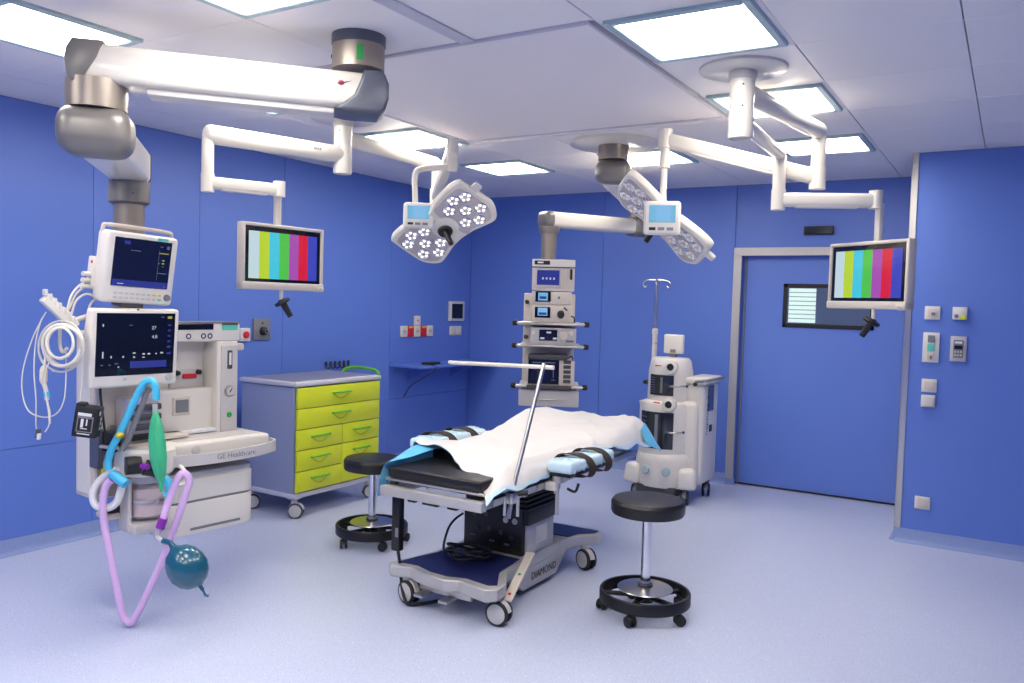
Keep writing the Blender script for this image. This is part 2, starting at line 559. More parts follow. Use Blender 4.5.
# steel tee strips that close the cross joints (light lines in one direction)
for y in GY[1:-1]:
    MB().box(((WX+RX)/2, y, HZ+0.006), (RX-WX, 0.008, 0.008)).build('joint_strip', 'ceiling_groove', ceil, ang=0)
LABS = {(0, 5): 'lit square ceiling panel nearest the room corner with the shelf', (1, 5): 'lit square ceiling panel behind the plate of the equipment pendant', (2, 5): 'lit square ceiling panel in front of the blue door',
        (0, 4): 'lit square ceiling panel beside the air diffuser, over the arm of the open lamp', (2, 4): 'lit square ceiling panel beside the diffuser, just behind the round mount near the door', (0, 3): 'lit square ceiling panel mostly hidden by the long white pendant arm',
        (2, 3): 'lit square ceiling panel at the diffuser corner, in front of the round mount', (0, 2): 'lit square ceiling panel above the elbow of the anaesthesia pendant', (1, 2): 'lit square ceiling panel beside the grey ceiling collar of the anaesthesia pendant'}
for n, (i, j) in enumerate(sorted(light_cells)):
    cx, cy = (GX[i]+GX[i+1])/2, (GY[j]+GY[j+1])/2
    sx, sy = GX[i+1]-GX[i], GY[j+1]-GY[j]
    lab = LABS.get((LX.index(i), LY.index(j)), 'lit square ceiling panel on the entrance side of the anaesthesia pendant')
    t = thing('ceiling_light', lab, 'ceiling light', (cx, cy, HZ), 0, 'square light panels in the ceiling')
    h = 0.30
    fr = 0.036
    MB().box((-h+fr/2, 0, 0.0), (fr, 2*h, 0.03), 0.004, 1).box((h-fr/2, 0, 0.0), (fr, 2*h, 0.03), 0.004, 1).box((0, -h+fr/2, 0.0), (2*h-2*fr, fr, 0.03), 0.004, 1).box((0, h-fr/2, 0.0), (2*h-2*fr, fr, 0.03), 0.004, 1).build('light_frame', 'frame_teal', t)
    MB().box((0, 0, 0.004), (2*h-2*fr, 2*h-2*fr, 0.012)).build('light_diffuser', 'panel_light', t, ang=0)
    # tile margin around the frame
    MB().box((-(h+sx/2)/2, 0, 0.012), (sx/2-h, sy-0.003, 0.02)).box(((h+sx/2)/2, 0, 0.012), (sx/2-h, sy-0.003, 0.02)).box((0, -(h+sy/2)/2, 0.012), (2*h, sy/2-h-0.002, 0.02)).box((0, (h+sy/2)/2, 0.012), (2*h, sy/2-h-0.002, 0.02)).build('tile_margin', 'ceiling_white', t, ang=0)
# laminar-flow diffuser field
x0, x1, y0, y1 = -3.40, -1.53, 3.03, 4.86
df = thing('air_diffuser', 'large square laminar air diffuser field in the ceiling, pale cloth screen', 'air diffuser', ((x0+x1)/2, (y0+y1)/2, HZ))
hx, hy = (x1-x0)/2, (y1-y0)/2
MB().box((-hx, 0, 0.0), (0.02, 2*hy+0.02, 0.028), 0.004, 1).box((hx, 0, 0.0), (0.02, 2*hy+0.02, 0.028), 0.004, 1).box((0, -hy, 0.0), (2*hx-0.02, 0.02, 0.028), 0.004, 1).box((0, hy, 0.0), (2*hx-0.02, 0.02, 0.028), 0.004, 1).build('diffuser_frame', 'cart_trim', df)
MB().box((0, 0, 0.006), (2*hx-0.02, 2*hy-0.02, 0.024)).build('diffuser_screen', 'diffuser_cloth', df, ang=0)
MB().box((-hx-0.03, 0, 0.02), (0.04, 2*hy+0.1, 0.02)).box((hx+0.02, 0, 0.02), (0.03, 2*hy+0.1, 0.02)).box((0, hy+0.085, 0.02), (2*hx+0.1, 0.15, 0.02)).build('surround', 'ceiling_white', df, ang=0)
# blue-grey edge strip beside the big pendant plate
MB().box((-2.12, 2.4, HZ-0.004), (0.075, 1.24, 0.01), 0.002, 1).build('edge_strip', 'cart_trim', ceil, ang=0)

# ------------------------------------------------------------------ ceiling pendants, arms, monitors, surgical lights
def yawmat(d):
    """x axis along the horizontal direction d"""
    return RZ(math.atan2(d[1], d[0]))
def beam(mb, p0, p1, w, h, bev=0.03, seg=4, ext=(0, 0)):
    p0, p1 = Vector(p0), Vector(p1)
    d = p1-p0
    L = d.length
    dn = d.normalized()
    p0 = p0-dn*ext[0]
    p1 = p1+dn*ext[1]
    c = (p0+p1)/2
    pitch = math.atan2(d.z, math.hypot(d.x, d.y))
    M = yawmat(d) @ RY(-pitch)
    mb.box(c, ((p1-p0).length, w, h), bev, seg, M)
    return mb
def rounded_arm(mb, p0, p1, r, n=20):
    """round extension arm with domed ends"""
    p0, p1 = Vector(p0), Vector(p1)
    L = (p1-p0).length
    prof = [(0.0001, -r*0.55), (r*0.55, -r*0.45), (r*0.86, -r*0.2), (r, 0.02)] + [(r, L-0.02), (r*0.86, L+r*0.2), (r*0.55, L+r*0.45), (0.0001, L+r*0.55)]
    mb.lathe(prof, p0, n, align(p1-p0))
    return mb
def end_cap(mb, c, d, w, h, length):
    """rounded grey shell round the end of a beam, seen from above and the side"""
    mb.box(c, (length, w, h), min(h, length)*0.42, 5, yawmat(d))
    return mb

# ---- big anaesthesia pendant
A = Vector((-2.52, 2.76, 2.548))
B = Vector((-3.265, 2.011, 2.568))
Cc = Vector((-3.94, 2.605, 2.300))
pend = thing('anaesthesia_pendant', 'large white two-arm ceiling pendant with grey joints carrying the anaesthesia machine', 'ceiling pendant', (A.x, A.y, HZ))
W0 = T(-A.x, -A.y, -HZ)
MB().lathe([(0.0, 0.0), (0.118, 0.0), (0.118, -0.042), (0.114, -0.045), (0.0, -0.045)], (A.x, A.y, HZ), 40).build('ceiling_collar', 'cap_dark', pend, M=W0)
MB().lathe([(0.0, -0.046), (0.114, -0.046), (0.114, -0.15), (0.0, -0.15)], (A.x, A.y, HZ), 40).build('bearing', 'taupe_metal', pend, M=W0)
MB().lathe([(0.115, 0.032), (0.118, 0.03), (0.118, -0.03), (0.115, -0.032)], (A.x, A.y, HZ-0.098), 6, RZ(R(-52)), arc=R(14)).build('status_lamp', 'glow_lampgreen' if 'glow_lampgreen' in MATS else 'green', pend, M=W0)
MB().cyl((A.x-0.095, A.y-0.062, HZ-0.09), (A.x-0.1, A.y-0.066, HZ-0.09), 0.008, n=10).build('screw', 'black_plastic', pend, M=W0)
d1 = B-A
beam(MB(), A, B, 0.19, 0.155, 0.03, 4, (0.08, 0.06)).build('upper_arm', 'arm_white', pend, M=W0)
dn = d1.normalized()
beam(MB(), A+dn*0.1+Vector((0, 0, -0.088)), B-dn*0.2+Vector((0, 0, -0.088)), 0.12, 0.035, 0.01, 2).build('cable_channel', 'plastic_white', pend, M=W0)
# grey end shells
def shell(c, d, sgn, w, h):
    """slanted end shell: side profile swept across the arm width"""
    prof = [(-0.01, -h/2-0.02), (0.13, -h/2-0.02), (0.155, -h/2+0.0), (0.168, -h*0.2), (0.168, h*0.2), (0.15, h/2-0.005), (0.13, h/2+0.008), (0.06, h/2+0.008), (0.045, h*0.25), (0.02, -h*0.15), (-0.03, -h*0.42), (-0.06, -h/2-0.012)]
    mb = MB()
    mb.prism(prof, -w/2-0.012, w/2+0.012, 0.014, 3, RX_(PI/2))
    o = Vector(c)
    return mb, T(*o) @ yawmat(d*sgn)
mbs, Ms = shell(A+Vector((0, 0, 0))+dn*0.04, d1, -1, 0.19, 0.155)
mbs.build('arm_end_shell', 'cap_dark', pend, M=W0 @ Ms)
h_ = 0.155
MB().prism([(0.10, -h_/2-0.006), (0.13, -h_/2-0.006), (0.15, -h_/2+0.02), (0.158, 0), (0.152, h_/2-0.03), (0.13, h_/2+0.008), (0.015, h_/2+0.008), (0.04, h_*0.1)], -0.19/2-0.008, 0.19/2+0.008, 0.006, 2, RX_(PI/2)).build('arm_end_shell', 'cap_grey', pend, M=W0 @ T(*(B-dn*0.06)) @ yawmat(d1))
# logo on the long arm: small red disc with a blue swoosh
side = Vector((dn.y, -dn.x, 0))
if side.dot(Vector((0, 0, 0))-A) < 0:
    side = -side
lp = A+dn*0.075+side*0.0958+Vector((0, 0, 0.02))
Ml = Matrix.Translation(lp) @ Matrix((( -dn.x, 0, side.x, 0), (-dn.y, 0, side.y, 0), (0, 1, 0, 0), (0, 0, 0, 1)))
MB().lathe([(0.0, 0.001), (0.013, 0.001), (0.013, -0.001), (0, -0.001)], (0, 0, 0), 20, Matrix.Scale(0.8, 4, (0, 1, 0))).build('logo_disc', 'red', pend, M=W0 @ Ml)
MB().prism([(-0.02, -0.004), (0.0, -0.006), (0.045, 0.012), (0.0, 0.002)], 0.0012, 0.002).build('logo_swoosh', 'base_navy', pend, M=W0 @ Ml)
# elbow below the far end
MB().lathe([(0, 0), (0.118, 0), (0.118, -0.115), (0, -0.115)], (B.x, B.y, 2.505), 40).build('elbow_bearing', 'taupe_metal', pend, M=W0)
d2 = Cc-Vector((B.x, B.y, Cc.z))
B2 = Vector((B.x, B.y, Cc.z))
beam(MB(), B2, Cc, 0.2, 0.165, 0.03, 4, (-0.05, 0.0)).lathe([(0, -0.0825), (0.085, -0.0825), (0.1, -0.06), (0.1, 0.06), (0.085, 0.0825), (0, 0.0825)], Cc, 32).build('lower_arm', 'arm_white', pend, M=W0)
MB().box(B2+Vector((0, 0, 0.0)), (0.24, 0.285, 0.2), 0.075, 6, yawmat(d2)).build('elbow_shell', 'cap_grey', pend, M=W0)
MB().lathe([(0.09, -0.084), (0.104, -0.066), (0.106, 0), (0.104, 0.066), (0.09, 0.084)], Cc, 20, yawmat(d2) @ RZ(R(-75)), arc=R(150)).build('end_cap', 'taupe_metal', pend, M=W0)
MB().lathe([(0, 0), (0.1, 0), (0.1, -0.105), (0.085, -0.115), (0, -0.115)], (Cc.x, Cc.y, 2.215), 36).build('column_collar', 'cap_grey', pend, M=W0)
MB().lathe([(0.0, 0.004), (0.0035, 0.004), (0.0035, 0), (0, 0)], (Cc.x+0.093, Cc.y-0.04, 2.15), 10, align((1, -0.4, 0))).build('screw', 'black_plastic', pend, M=W0)
MB().cyl((Cc.x, Cc.y, 2.10), (Cc.x, Cc.y, 1.44), 0.075, n=32).build('column', 'taupe_metal', pend, M=W0)
Mh = T(Cc.x, Cc.y, 0) @ RZ(R(84))
MB().box((-0.08, 0.035, 1.02), (0.25, 0.20, 0.85), 0.012, 2).build('service_head', 'plastic_cream', pend, M=W0 @ Mh)
MB().box((-0.207, 0.035, 1.02), (0.012, 0.13, 0.8), 0.004, 1).build('side_cover', 'plastic_white', pend, M=W0 @ Mh)
MB().box((-0.19, -0.068, 1.18), (0.015, 0.012, 0.46), 0.003, 1).box((-0.19, -0.068, 0.78), (0.015, 0.012, 0.3), 0.003, 1).build('equipment_rail', 'steel_dull', pend, M=W0 @ Mh)
for z in (1.33, 0.95, 0.8):
    MB().lathe([(0.0, 0.014), (0.014, 0.014), (0.022, 0.008), (0.022, 0)], (-0.12, -0.064, z), 20, align((0, -1, 0))).build('gas_outlet', 'mid_grey', pend, M=W0 @ Mh)

# ---- round ceiling mounts with two arms each
def mount(name, label, loc, bottom, arms):
    t = thing(name, label, 'ceiling mount', (loc[0], loc[1], HZ))
    Wm = T(-loc[0], -loc[1], -HZ)
    c = (loc[0], loc[1], HZ)
    MB().lathe([(0, 0), (0.205, 0), (0.205, -0.012), (0.195, -0.018), (0.07, -0.02), (0, -0.02)], c, 48).build('ceiling_plate', 'arm_white', t, M=Wm)
    MB().lathe([(0, -0.02), (0.066, -0.02), (0.068, -0.05), (0.06, -0.058), (0, -0.058)], c, 32).build('collar', 'plastic_grey', t, M=Wm)
    MB().lathe([(0.0, -0.056), (0.058, -0.056), (0.058, -0.17), (0.0565, -0.172), (0.058, -0.174), (0.06, bottom-HZ+0.01), (0.056, bottom-HZ), (0.05, bottom-HZ), (0.048, bottom-HZ+0.006), (0.0, bottom-HZ+0.006)], c, 32).build('shaft', 'arm_white', t, M=Wm)
    for k in range(2):
        a = R(-70)
        MB().cyl((loc[0]+0.055*math.cos(a), loc[1]+0.055*math.sin(a), HZ-0.09-0.1*k), (loc[0]+0.0605*math.cos(a), loc[1]+0.0605*math.sin(a), HZ-0.09-0.1*k), 0.005, n=8).build('screw', 'dark_grey', t, M=Wm)
    return t, Wm
def joint_elbow(t, Wm, p, z0, z1, r):
    MB().lathe([(0, r*0.5), (r*0.8, r*0.4), (r, 0), (r, -(z0-z1)), (r*0.8, -(z0-z1)-r*0.5), (0, -(z0-z1)-r*0.6)], (p[0], p[1], z0), 24).build('elbow', 'arm_white', t, M=Wm)
def spring_arm(t, Wm, p0, p1, w, h):
    o = beam(MB(), p0, p1, w, h, min(w, h)*0.3, 3, (w*0.4, w*0.4)).build('spring_arm', 'arm_white', t, M=Wm)
    p0, p1 = Vector(p0), Vector(p1)
    d = p1-p0
    beam(MB(), p0+d*0.18-Vector((0, 0, h*0.36)), p0+d*0.82-Vector((0, 0, h*0.36)), w*0.86, h*0.4, 0.006, 2).build('arm_cover', 'plastic_white', t, M=Wm)
    MB().cyl((p0.x, p0.y, p0.z-h*0.75), (p0.x, p0.y, p0.z+h*0.72), w*0.62, n=20).build('arm_knuckle', 'arm_white', t, M=Wm)
    MB().cyl((p1.x, p1.y, p1.z-h*0.55), (p1.x, p1.y, p1.z+h*0.72), w*0.58, n=20).build('arm_knuckle', 'arm_white', t, M=Wm)

LM = (-3.725, 3.95)
tl, Wl = mount('lamp_mount', 'white ceiling mount whose arms carry the left-wall monitor and the wide-open lit lamp', LM, 2.444, None)
e1 = (-3.966, 3.108, 2.56)
rounded_arm(MB(), (LM[0], LM[1], 2.565), e1, 0.055).build('extension_arm', 'arm_white', tl, M=Wl)
joint_elbow(tl, Wl, e1, 2.55, 2.27, 0.034)
me_ = (-3.76, 3.455, 2.277)
spring_arm(tl, Wl, (e1[0], e1[1], 2.285), me_, 0.06, 0.072)
e2 = (-3.75, 4.98, 2.67)
rounded_arm(MB(), (LM[0], LM[1], 2.672), e2, 0.05).build('extension_arm', 'arm_white', tl, M=Wl)
joint_elbow(tl, Wl, e2, 2.66, 2.42, 0.034)
lb = Vector((-3.2, 4.42, 2.655))
spring_arm(tl, Wl, (e2[0], e2[1], 2.43), lb, 0.07, 0.075)
MB().box(lb+Vector((0, 0, -0.06)), (0.07, 0.05, 0.2), 0.012, 2, yawmat((0.8, 0.6))).build('lamp_bracket', 'arm_white', tl, M=Wl)

RM = (-1.16, 3.945)
tr, Wr = mount('lamp_mount', 'white ceiling mount whose arms carry the monitor near the door and the edge-on lamp', RM, 2.465, None)
f1 = (-1.01, 5.0, 2.69)
rounded_arm(MB(), (RM[0], RM[1], 2.69), f1, 0.048).build('extension_arm', 'arm_white', tr, M=Wr)
joint_elbow(tr, Wr, f1, 2.68, 2.41, 0.04)
rb = Vector((-1.862, 4.775, 2.665))
spring_arm(tr, Wr, (f1[0], f1[1], 2.425), rb, 0.075, 0.09)
f2 = (-1.198, 4.88, 2.55)
rounded_arm(MB(), (RM[0], RM[1], 2.55), f2, 0.036).build('extension_arm', 'arm_white', tr, M=Wr)
joint_elbow(tr, Wr, f2, 2.54, 2.28, 0.036)
mr_ = (-0.70, 5.06, 2.285)
spring_arm(tr, Wr, (f2[0], f2[1], 2.29), mr_, 0.065, 0.08)
MB().cyl((rb.x, rb.y, rb.z), (rb.x, rb.y, rb.z-0.17), 0.032, n=20).build('lamp_bracket', 'arm_white', tr, M=Wr)
# faint maker's marks on the extension arms: too small to read
for t_, W_, p0, p1, z, r_ in ((tl, Wl, LM, e1, 2.565, 0.055),):
    d = Vector((p1[0]-p0[0], p1[1]-p0[1], 0)).normalized()
    s_ = Vector((-d.y, d.x, 0))
    if s_.dot(-Vector((p0[0], p0[1], 0))) < 0:
        s_ = -s_
    mb = MB()
    x = 0.19
    for wdt in (0.012, 0.009, 0.009, 0.012):
        mb.box(Vector((p0[0], p0[1], z+0.004))+d*x+s_*(r_+0.0002), (wdt, 0.001, 0.013), 0, 1, yawmat(d))
        x += wdt+0.003
    for k in range(9):
        mb.box(Vector((p0[0], p0[1], z+0.003))+d*x+s_*(r_+0.0002), (0.0055, 0.001, 0.006), 0, 1, yawmat(d))
        x += 0.009
    mb.build('maker_mark', 'text_grey', t_, M=W_)

# ---- colour-bar monitors
def monitor(label, loc, rz, stem_top, tilt=0.0):
    t = thing('ceiling_monitor', label, 'monitor', loc, rz, 'colour-bar monitors on ceiling arms')
    w, h, dp = 0.60, 0.385, 0.055
    fr = MB()
    fr.box((-w/2+0.011, 0, 0), (0.022, dp, h), 0.006, 2).box((w/2-0.011, 0, 0), (0.022, dp, h), 0.006, 2)
    fr.box((0, 0, h/2-0.010), (w-0.03, dp, 0.02), 0.006, 2).box((0, -0.004, -h/2+0.0225), (w, dp+0.008, 0.045), 0.008, 2)
    fr.box((w/2-0.035, -0.012, -h/2+0.014), (0.07, dp+0.004, 0.034), 0.014, 3)
    fr.build('bezel', 'plastic_cream', t)
    MB().box((0, 0.012, 0.01), (w-0.03, 0.03, h-0.04), 0.006, 2).build('back_cover', 'plastic_white', t)
    MB().box((0, -0.012, 0.0125), (w-0.044, 0.012, h-0.06), 0).build('screen_border', 'screen_black', t, ang=0)
    sw, sh = w-0.098, h-0.112
    for k, nm in enumerate(('bar_grey', 'bar_yellow', 'bar_cyan', 'bar_green', 'bar_magenta', 'bar_red', 'bar_blue')):
        MB().box((-sw/2+(k+0.5)*sw/7, -0.0185, 0.008), (sw/7, 0.002, sh)).build('colour_bar', nm, t, ang=0)
    MB().lathe([(0, 0.004), (0.008, 0.003), (0.008, 0)], (w/2-0.035, -0.041, -h/2+0.014), 14, align((0, -1, 0))).build('power_button', 'plastic_grey', t)
    # black sterile handle under the bezel
    a = R(24)
    hd = Vector((math.sin(a), -0.35, -math.cos(a)))
    p = Vector((-0.015 if label.startswith('w') else 0.06, -0.015, -h/2-0.055))
    mb = MB()
    mb.cyl((p.x, p.y, -h/2), (p.x, p.y, p.z), 0.012, n=14)
    mb.build('handle_stem', 'plastic_white', t)
    hb = MB()
    sgn = 1 if rz > R(45) else -1
    q = p+Vector((sgn*0.05, -0.03, -0.10))
    hb.cyl(p, q, 0.021, 0.017, 18)
    hb.lathe([(0, 0.012), (0.045, 0.01), (0.05, 0), (0.045, -0.01), (0, -0.012)], p+(q-p)*0.15, 20, align(q-p))
    hb.build('sterile_handle', 'black_plastic', t)
    # carrying stem up to the arm
    zt = stem_top-loc[2]
    st = MB()
    st.box((0, 0.05, (zt+0.02)/2), (0.042, 0.032, zt+0.02), 0.008, 2)
    st.box((0, 0.035, 0.0), (0.12, 0.03, 0.12), 0.006, 2)
    st.build('stem', 'arm_white', t)
    return t
# face -y in local space
monitor('white-framed colour-bar monitor hanging in front of the left wall beside the anaesthesia machine', (-3.75, 3.475, 1.876), R(86), 2.25)
monitor('cream-framed colour-bar monitor hanging in front of the blue door', (-0.715, 5.07, 1.864), R(-38), 2.26)

# ---- surgical lights
def surgical_light(label, origin, ex, ey, panel_c, panel_w, panel_h, tube_pts, led, waist):
    ex, ey = Vector(ex).normalized(), Vector(ey).normalized()
    ez = ex.cross(ey).normalized()
    Mw = Matrix(((ex.x, ey.x, ez.x, origin[0]), (ex.y, ey.y, ez.y, origin[1]), (ex.z, ey.z, ez.z, origin[2]), (0, 0, 0, 1)))
    t = thing('surgical_light', label, 'surgical light', M=Mw)
    Mi = Mw.inverted()
    a, b = 0.335, 0.2
    def wing(s, inset=0.0):
        P = [(0.02, -waist), (0.10, -waist-0.03), (0.24, -b), (0.32, -b+0.015), (a, -b+0.06), (a+0.01, 0.06), (a-0.01, b-0.06), (0.27, b), (0.2, b-0.005), (0.10, waist+0.01), (0.02, waist)]
        c = Vector((0.18, 0))
        return [((c.x+(x-c.x)*(1-inset))*s, y*(1-inset)) for x, y in (P if s > 0 else P[::-1])]
    body = MB()
    full = wing(1)+[(x, y) for x, y in wing(-1)]
    full = [(p.x, p.y) for p in spline([(x, y, 0) for x, y in full], 4, True)]
    body.prism(full, -0.022, 0.03, 0.014, 3)
    body.box((0.08, 0, 0.035), (0.2, 0.22, 0.05), 0.022, 3)
    body.build('lamp_body', 'arm_white', t)
    for s in (1, -1):
        wp = MB()
        wp.prism([(p.x, p.y) for p in spline([(x, y, 0) for x, y in wing(s, 0.17)], 4, True)], -0.0255, -0.021, 0)
        wing_o = wp.build('lens_plate', 'lamp_plate', t, ang=0)
        for cx, cy in ((0.12, -0.075), (0.12, 0.07), (0.2, -0.115), (0.195, 0.0), (0.195, 0.12), (0.275, -0.08), (0.275, 0.055)):
            mb = MB()
            for q in range(5):
                an = q*PI*0.4+0.3
                mb.lathe([(0, -0.004), (0.0085, -0.0035), (0.0095, 0)], (s*cx+0.025*math.cos(an), cy+0.025*math.sin(an), -0.0255), 10)
            mb.build('led_cluster', led, wing_o)
            MB().lathe([(0.036, 0), (0.04, -0.003), (0.044, 0)], (s*cx, cy, -0.0255), 20).build('cluster_ring', 'chrome', wing_o)
    MB().lathe([(0, -0.052), (0.05, -0.05), (0.085, -0.034), (0.092, -0.02), (0, -0.02)], (0, 0, 0), 28).build('centre_cap', 'plastic_white', t)
    hb = MB()
    hb.lathe([(0, -0.052), (0.045, -0.052), (0.05, -0.06), (0.045, -0.072), (0, -0.072)], (0, 0, 0), 24)
    hb.cyl((0, 0, -0.06), (0.02, 0.03, -0.17), 0.019, 0.016, 16)
    hb.build('sterile_handle', 'black_plastic', t)
    MB().box((a+0.02, -0.07, 0.0), (0.08, 0.06, 0.028), 0.01, 2).build('grip', 'plastic_white', t)
    # control panel on the yoke, facing the room
    pc = Vector(panel_c)
    nrm = Vector((-pc.x, -pc.y, -0.12)).normalized()
    px_ = Vector((0, 0, 1)).cross(nrm).normalized()
    pz = nrm.cross(px_)
    Mp = Matrix(((px_.x, pz.x, nrm.x, pc.x), (px_.y, pz.y, nrm.y, pc.y), (px_.z, pz.z, nrm.z, pc.z), (0, 0, 0, 1)))
    L = Mi @ Mp
    box = MB().box((0, 0, -0.02), (panel_w, panel_h, 0.05), 0.02, 4).build('control_panel', 'plastic_white', t, M=L)
    zo = panel_h*0.12
    MB().box((0, zo, 0.0055), (panel_w*0.72, panel_h*0.5, 0.002)).build('screen', 'screen_cyan', box, M=L)
    MB().box((panel_w*0.03, zo, 0.007), (panel_w*0.4, panel_h*0.46, 0.001)).build('screen_field', 'screen_ltblue', box, M=L)
    for i in range(3):
        MB().box((panel_w*(-0.26+0.24*i), -panel_h*0.32, 0.006), (panel_w*0.18, panel_h*0.09, 0.003), 0.001, 1).build('button', 'black_plastic' if i == 0 else 'mid_grey', box, M=L)
    tp = [Vector(p) for p in tube_pts]
    MB().tube(tp, 0.019, 14, 6).build('yoke_tube', 'arm_white', t, M=Mi)
    back = Mw @ Vector((0, 0, 0.03))
    MB().tube([pc+nrm*-0.03, (pc+back)/2+Vector((0, 0, 0.03)), back], 0.024, 12, 6).build('yoke_joint', 'plastic_white', t, M=Mi)
    return t
surgical_light('open two-wing surgical lamp with its lit leds facing the room, black handle', (-3.195, 4.352, 2.143), (0.8506, -0.043, 0.5241), (0.3027, 0.855, -0.4212),
               (-3.28, 4.18, 2.19), 0.195, 0.165, [(-3.2, 4.42, 2.53), (-3.25, 4.36, 2.52), (-3.33, 4.235, 2.49), (-3.345, 4.215, 2.43), (-3.34, 4.215, 2.33), (-3.335, 4.215, 2.24)], 'led_white', 0.155)
surgical_light('two-wing surgical lamp tilted edge-on, small control screen below its vertical rod', (-1.868, 4.79, 2.185), (0.7013, 0.271, -0.6593), (-0.5615, 0.7798, -0.2768),
               (-1.80, 4.61, 2.175), 0.215, 0.2, [(rb.x, rb.y, rb.z-0.12), (rb.x, rb.y, 2.45), (rb.x+0.01, rb.y-0.03, 2.33), (-1.815, 4.68, 2.24)], 'led_dim', 0.15)

# ---- equipment tower pendant near the back wall
TB = Vector((-2.461, 5.33, 2.58))
TE = Vector((-2.80, 6.66, 2.52))
TC = Vector((-3.221, 5.803, 2.27))
tp_ = thing('equipment_pendant', 'white ceiling pendant with grey joints holding the stacked video equipment', 'ceiling pendant', (TB.x, TB.y, HZ))
Wt = T(-TB.x, -TB.y, -HZ)
MB().lathe([(0, 0), (0.31, 0), (0.31, -0.02), (0.29, -0.03), (0, -0.03)], (TB.x, TB.y, HZ), 56).build('ceiling_plate', 'arm_white', tp_, M=Wt)
MB().lathe([(0, -0.03), (0.107, -0.03), (0.107, -0.13), (0, -0.13)], (TB.x, TB.y, HZ), 36).build('bearing', 'taupe_metal', tp_, M=Wt)
TB2 = Vector((TB.x, TB.y, 2.59))
dt = Vector((TE.x-TB.x, TE.y-TB.y, 0))
MB().box(TB2, (0.2, 0.245, 0.165), 0.065, 6, yawmat((0.5, -0.85))).build('joint_shell', 'cap_grey', tp_, M=Wt)
TE2 = Vector((TE.x, TE.y, 2.53))
beam(MB(), TB2+Vector((0, 0, -0.02)), TE2, 0.18, 0.15, 0.035, 4, (-0.05, 0.08)).build('upper_arm', 'arm_white', tp_, M=Wt)
MB().lathe([(0, 0), (0.1, 0), (0.1, -0.1), (0, -0.1)], (TE.x, TE.y, 2.47), 30).build('elbow_bearing', 'taupe_metal', tp_, M=Wt)
TE3 = Vector((TE.x, TE.y, 2.335))
TC3 = Vector((TC.x, TC.y, 2.325))
beam(MB(), TE3, TC3, 0.15, 0.125, 0.032, 4, (-0.04, 0.03)).build('lower_arm', 'arm_white', tp_, M=Wt)
MB().box(TE3, (0.26, 0.17, 0.165), 0.05, 5, yawmat(TC3-TE3)).build('elbow_shell', 'cap_grey', tp_, M=Wt)
MB().box(TC3+(TC3-TE3).normalized()*0.03, (0.1, 0.16, 0.13), 0.04, 5, yawmat(TC3-TE3)).build('end_cap', 'cap_grey', tp_, M=Wt)
MB().lathe([(0, 0), (0.085, 0), (0.085, -0.035), (0.068, -0.06), (0, -0.06)], (TC.x, TC.y, 2.268), 30).build('column_collar', 'taupe_metal', tp_, M=Wt)
MB().cyl((TC.x, TC.y, 2.26), (TC.x, TC.y, 1.7), 0.062, n=28).build('column', 'taupe_metal', tp_, M=Wt)
TD = Vector((TC.x+0.030, TC.y+0.017, 0))
Mt = T(TD.x, TD.y, 0) @ RZ(R(28.8))
# service head behind the devices, shelves on rails
MB().box((-0.015, 0.02, 1.36), (0.41, 0.18, 0.74), 0.01, 2).build('service_head', 'plastic_cream', tp_, M=Wt @ Mt)
for z in (1.66, 1.38):
    MB().lathe([(0.0, 0.012), (0.012, 0.012), (0.018, 0.006), (0.018, 0)], (-0.195, -0.072, z), 16, align((0, -1, 0))).build('gas_outlet', 'dark_grey', tp_, M=Wt @ Mt)
for z in (1.498, 1.328, 1.02):
    sh = MB().box((0, -0.23, z), (0.46, 0.36, 0.02), 0.005, 2).build('shelf', 'plastic_grey', tp_, M=Wt @ Mt)
    MB().cyl((-0.26, -0.42, z), (0.26, -0.42, z), 0.0125, n=14).build('shelf_rail', 'steel', sh, M=Wt @ Mt)
    for s in (-1, 1):
        MB().box((s*0.27, -0.405, z), (0.045, 0.055, 0.042), 0.012, 2).build('rail_end', 'black_plastic', sh, M=Wt @ Mt)
dr = MB().box((0.0, -0.23, 0.928), (0.46, 0.34, 0.125), 0.006, 2).build('drawer', 'plastic_grey', tp_, M=Wt @ Mt)
MB().box((0.0, -0.405, 0.918), (0.26, 0.012, 0.012), 0.004, 2).build('drawer_grip', 'steel', dr, M=Wt @ Mt)
MB().box((0.0, -0.437, 1.016), (0.34, 0.012, 0.028), 0.003, 1).build('connector_strip', 'dark_grey', tp_, M=Wt @ Mt)

def device(name, label, z0, w, h, d, off=0.0, mt='plastic_cream'):
    t = thing(name, label, 'medical device', (TD.x, TD.y, 0), R(28.8))
    t.scale = (0.87, 1, 1)
    b = MB().box((off, -0.08-d/2-0.015, z0+h/2), (w, d, h), 0.006, 2).build('housing', mt, t)
    return t, -0.08-d-0.015
zs = 1.5085
t, fy = device('light_source', 'cream video device with a round black port directly above the upper rail', zs, 0.345, 0.132, 0.3)
MB().box((-0.075, fy-0.002, zs+0.075), (0.135, 0.006, 0.082), 0.002, 1).build('screen_bezel', 'screen_black', t)
MB().box((-0.075, fy-0.0055, zs+0.08), (0.085, 0.002, 0.06)).build('screen', 'screen_ltblue', t, ang=0)
MB().box((-0.075, fy-0.0068, zs+0.065), (0.07, 0.001, 0.018)).build('screen_row', 'screen_blue', t, ang=0)
MB().lathe([(0, 0.012), (0.018, 0.012), (0.03, 0.01), (0.032, 0)], (0.085, fy, zs+0.062), 22, align((0, -1, 0))).build('light_port', 'black_plastic', t)
MB().box((0.125, fy-0.006, zs+0.105), (0.04, 0.01, 0.012), 0.003, 1, RY(R(35))).build('lock_lever', 'black_plastic', t)
MB().tube([(0.172, fy+0.02, zs+0.05), (0.2, fy-0.01, zs+0.04), (0.205, fy+0.02, zs+0.0)], 0.006, 8).build('cable', 'black_rubber', t)
zs2 = zs+0.1345
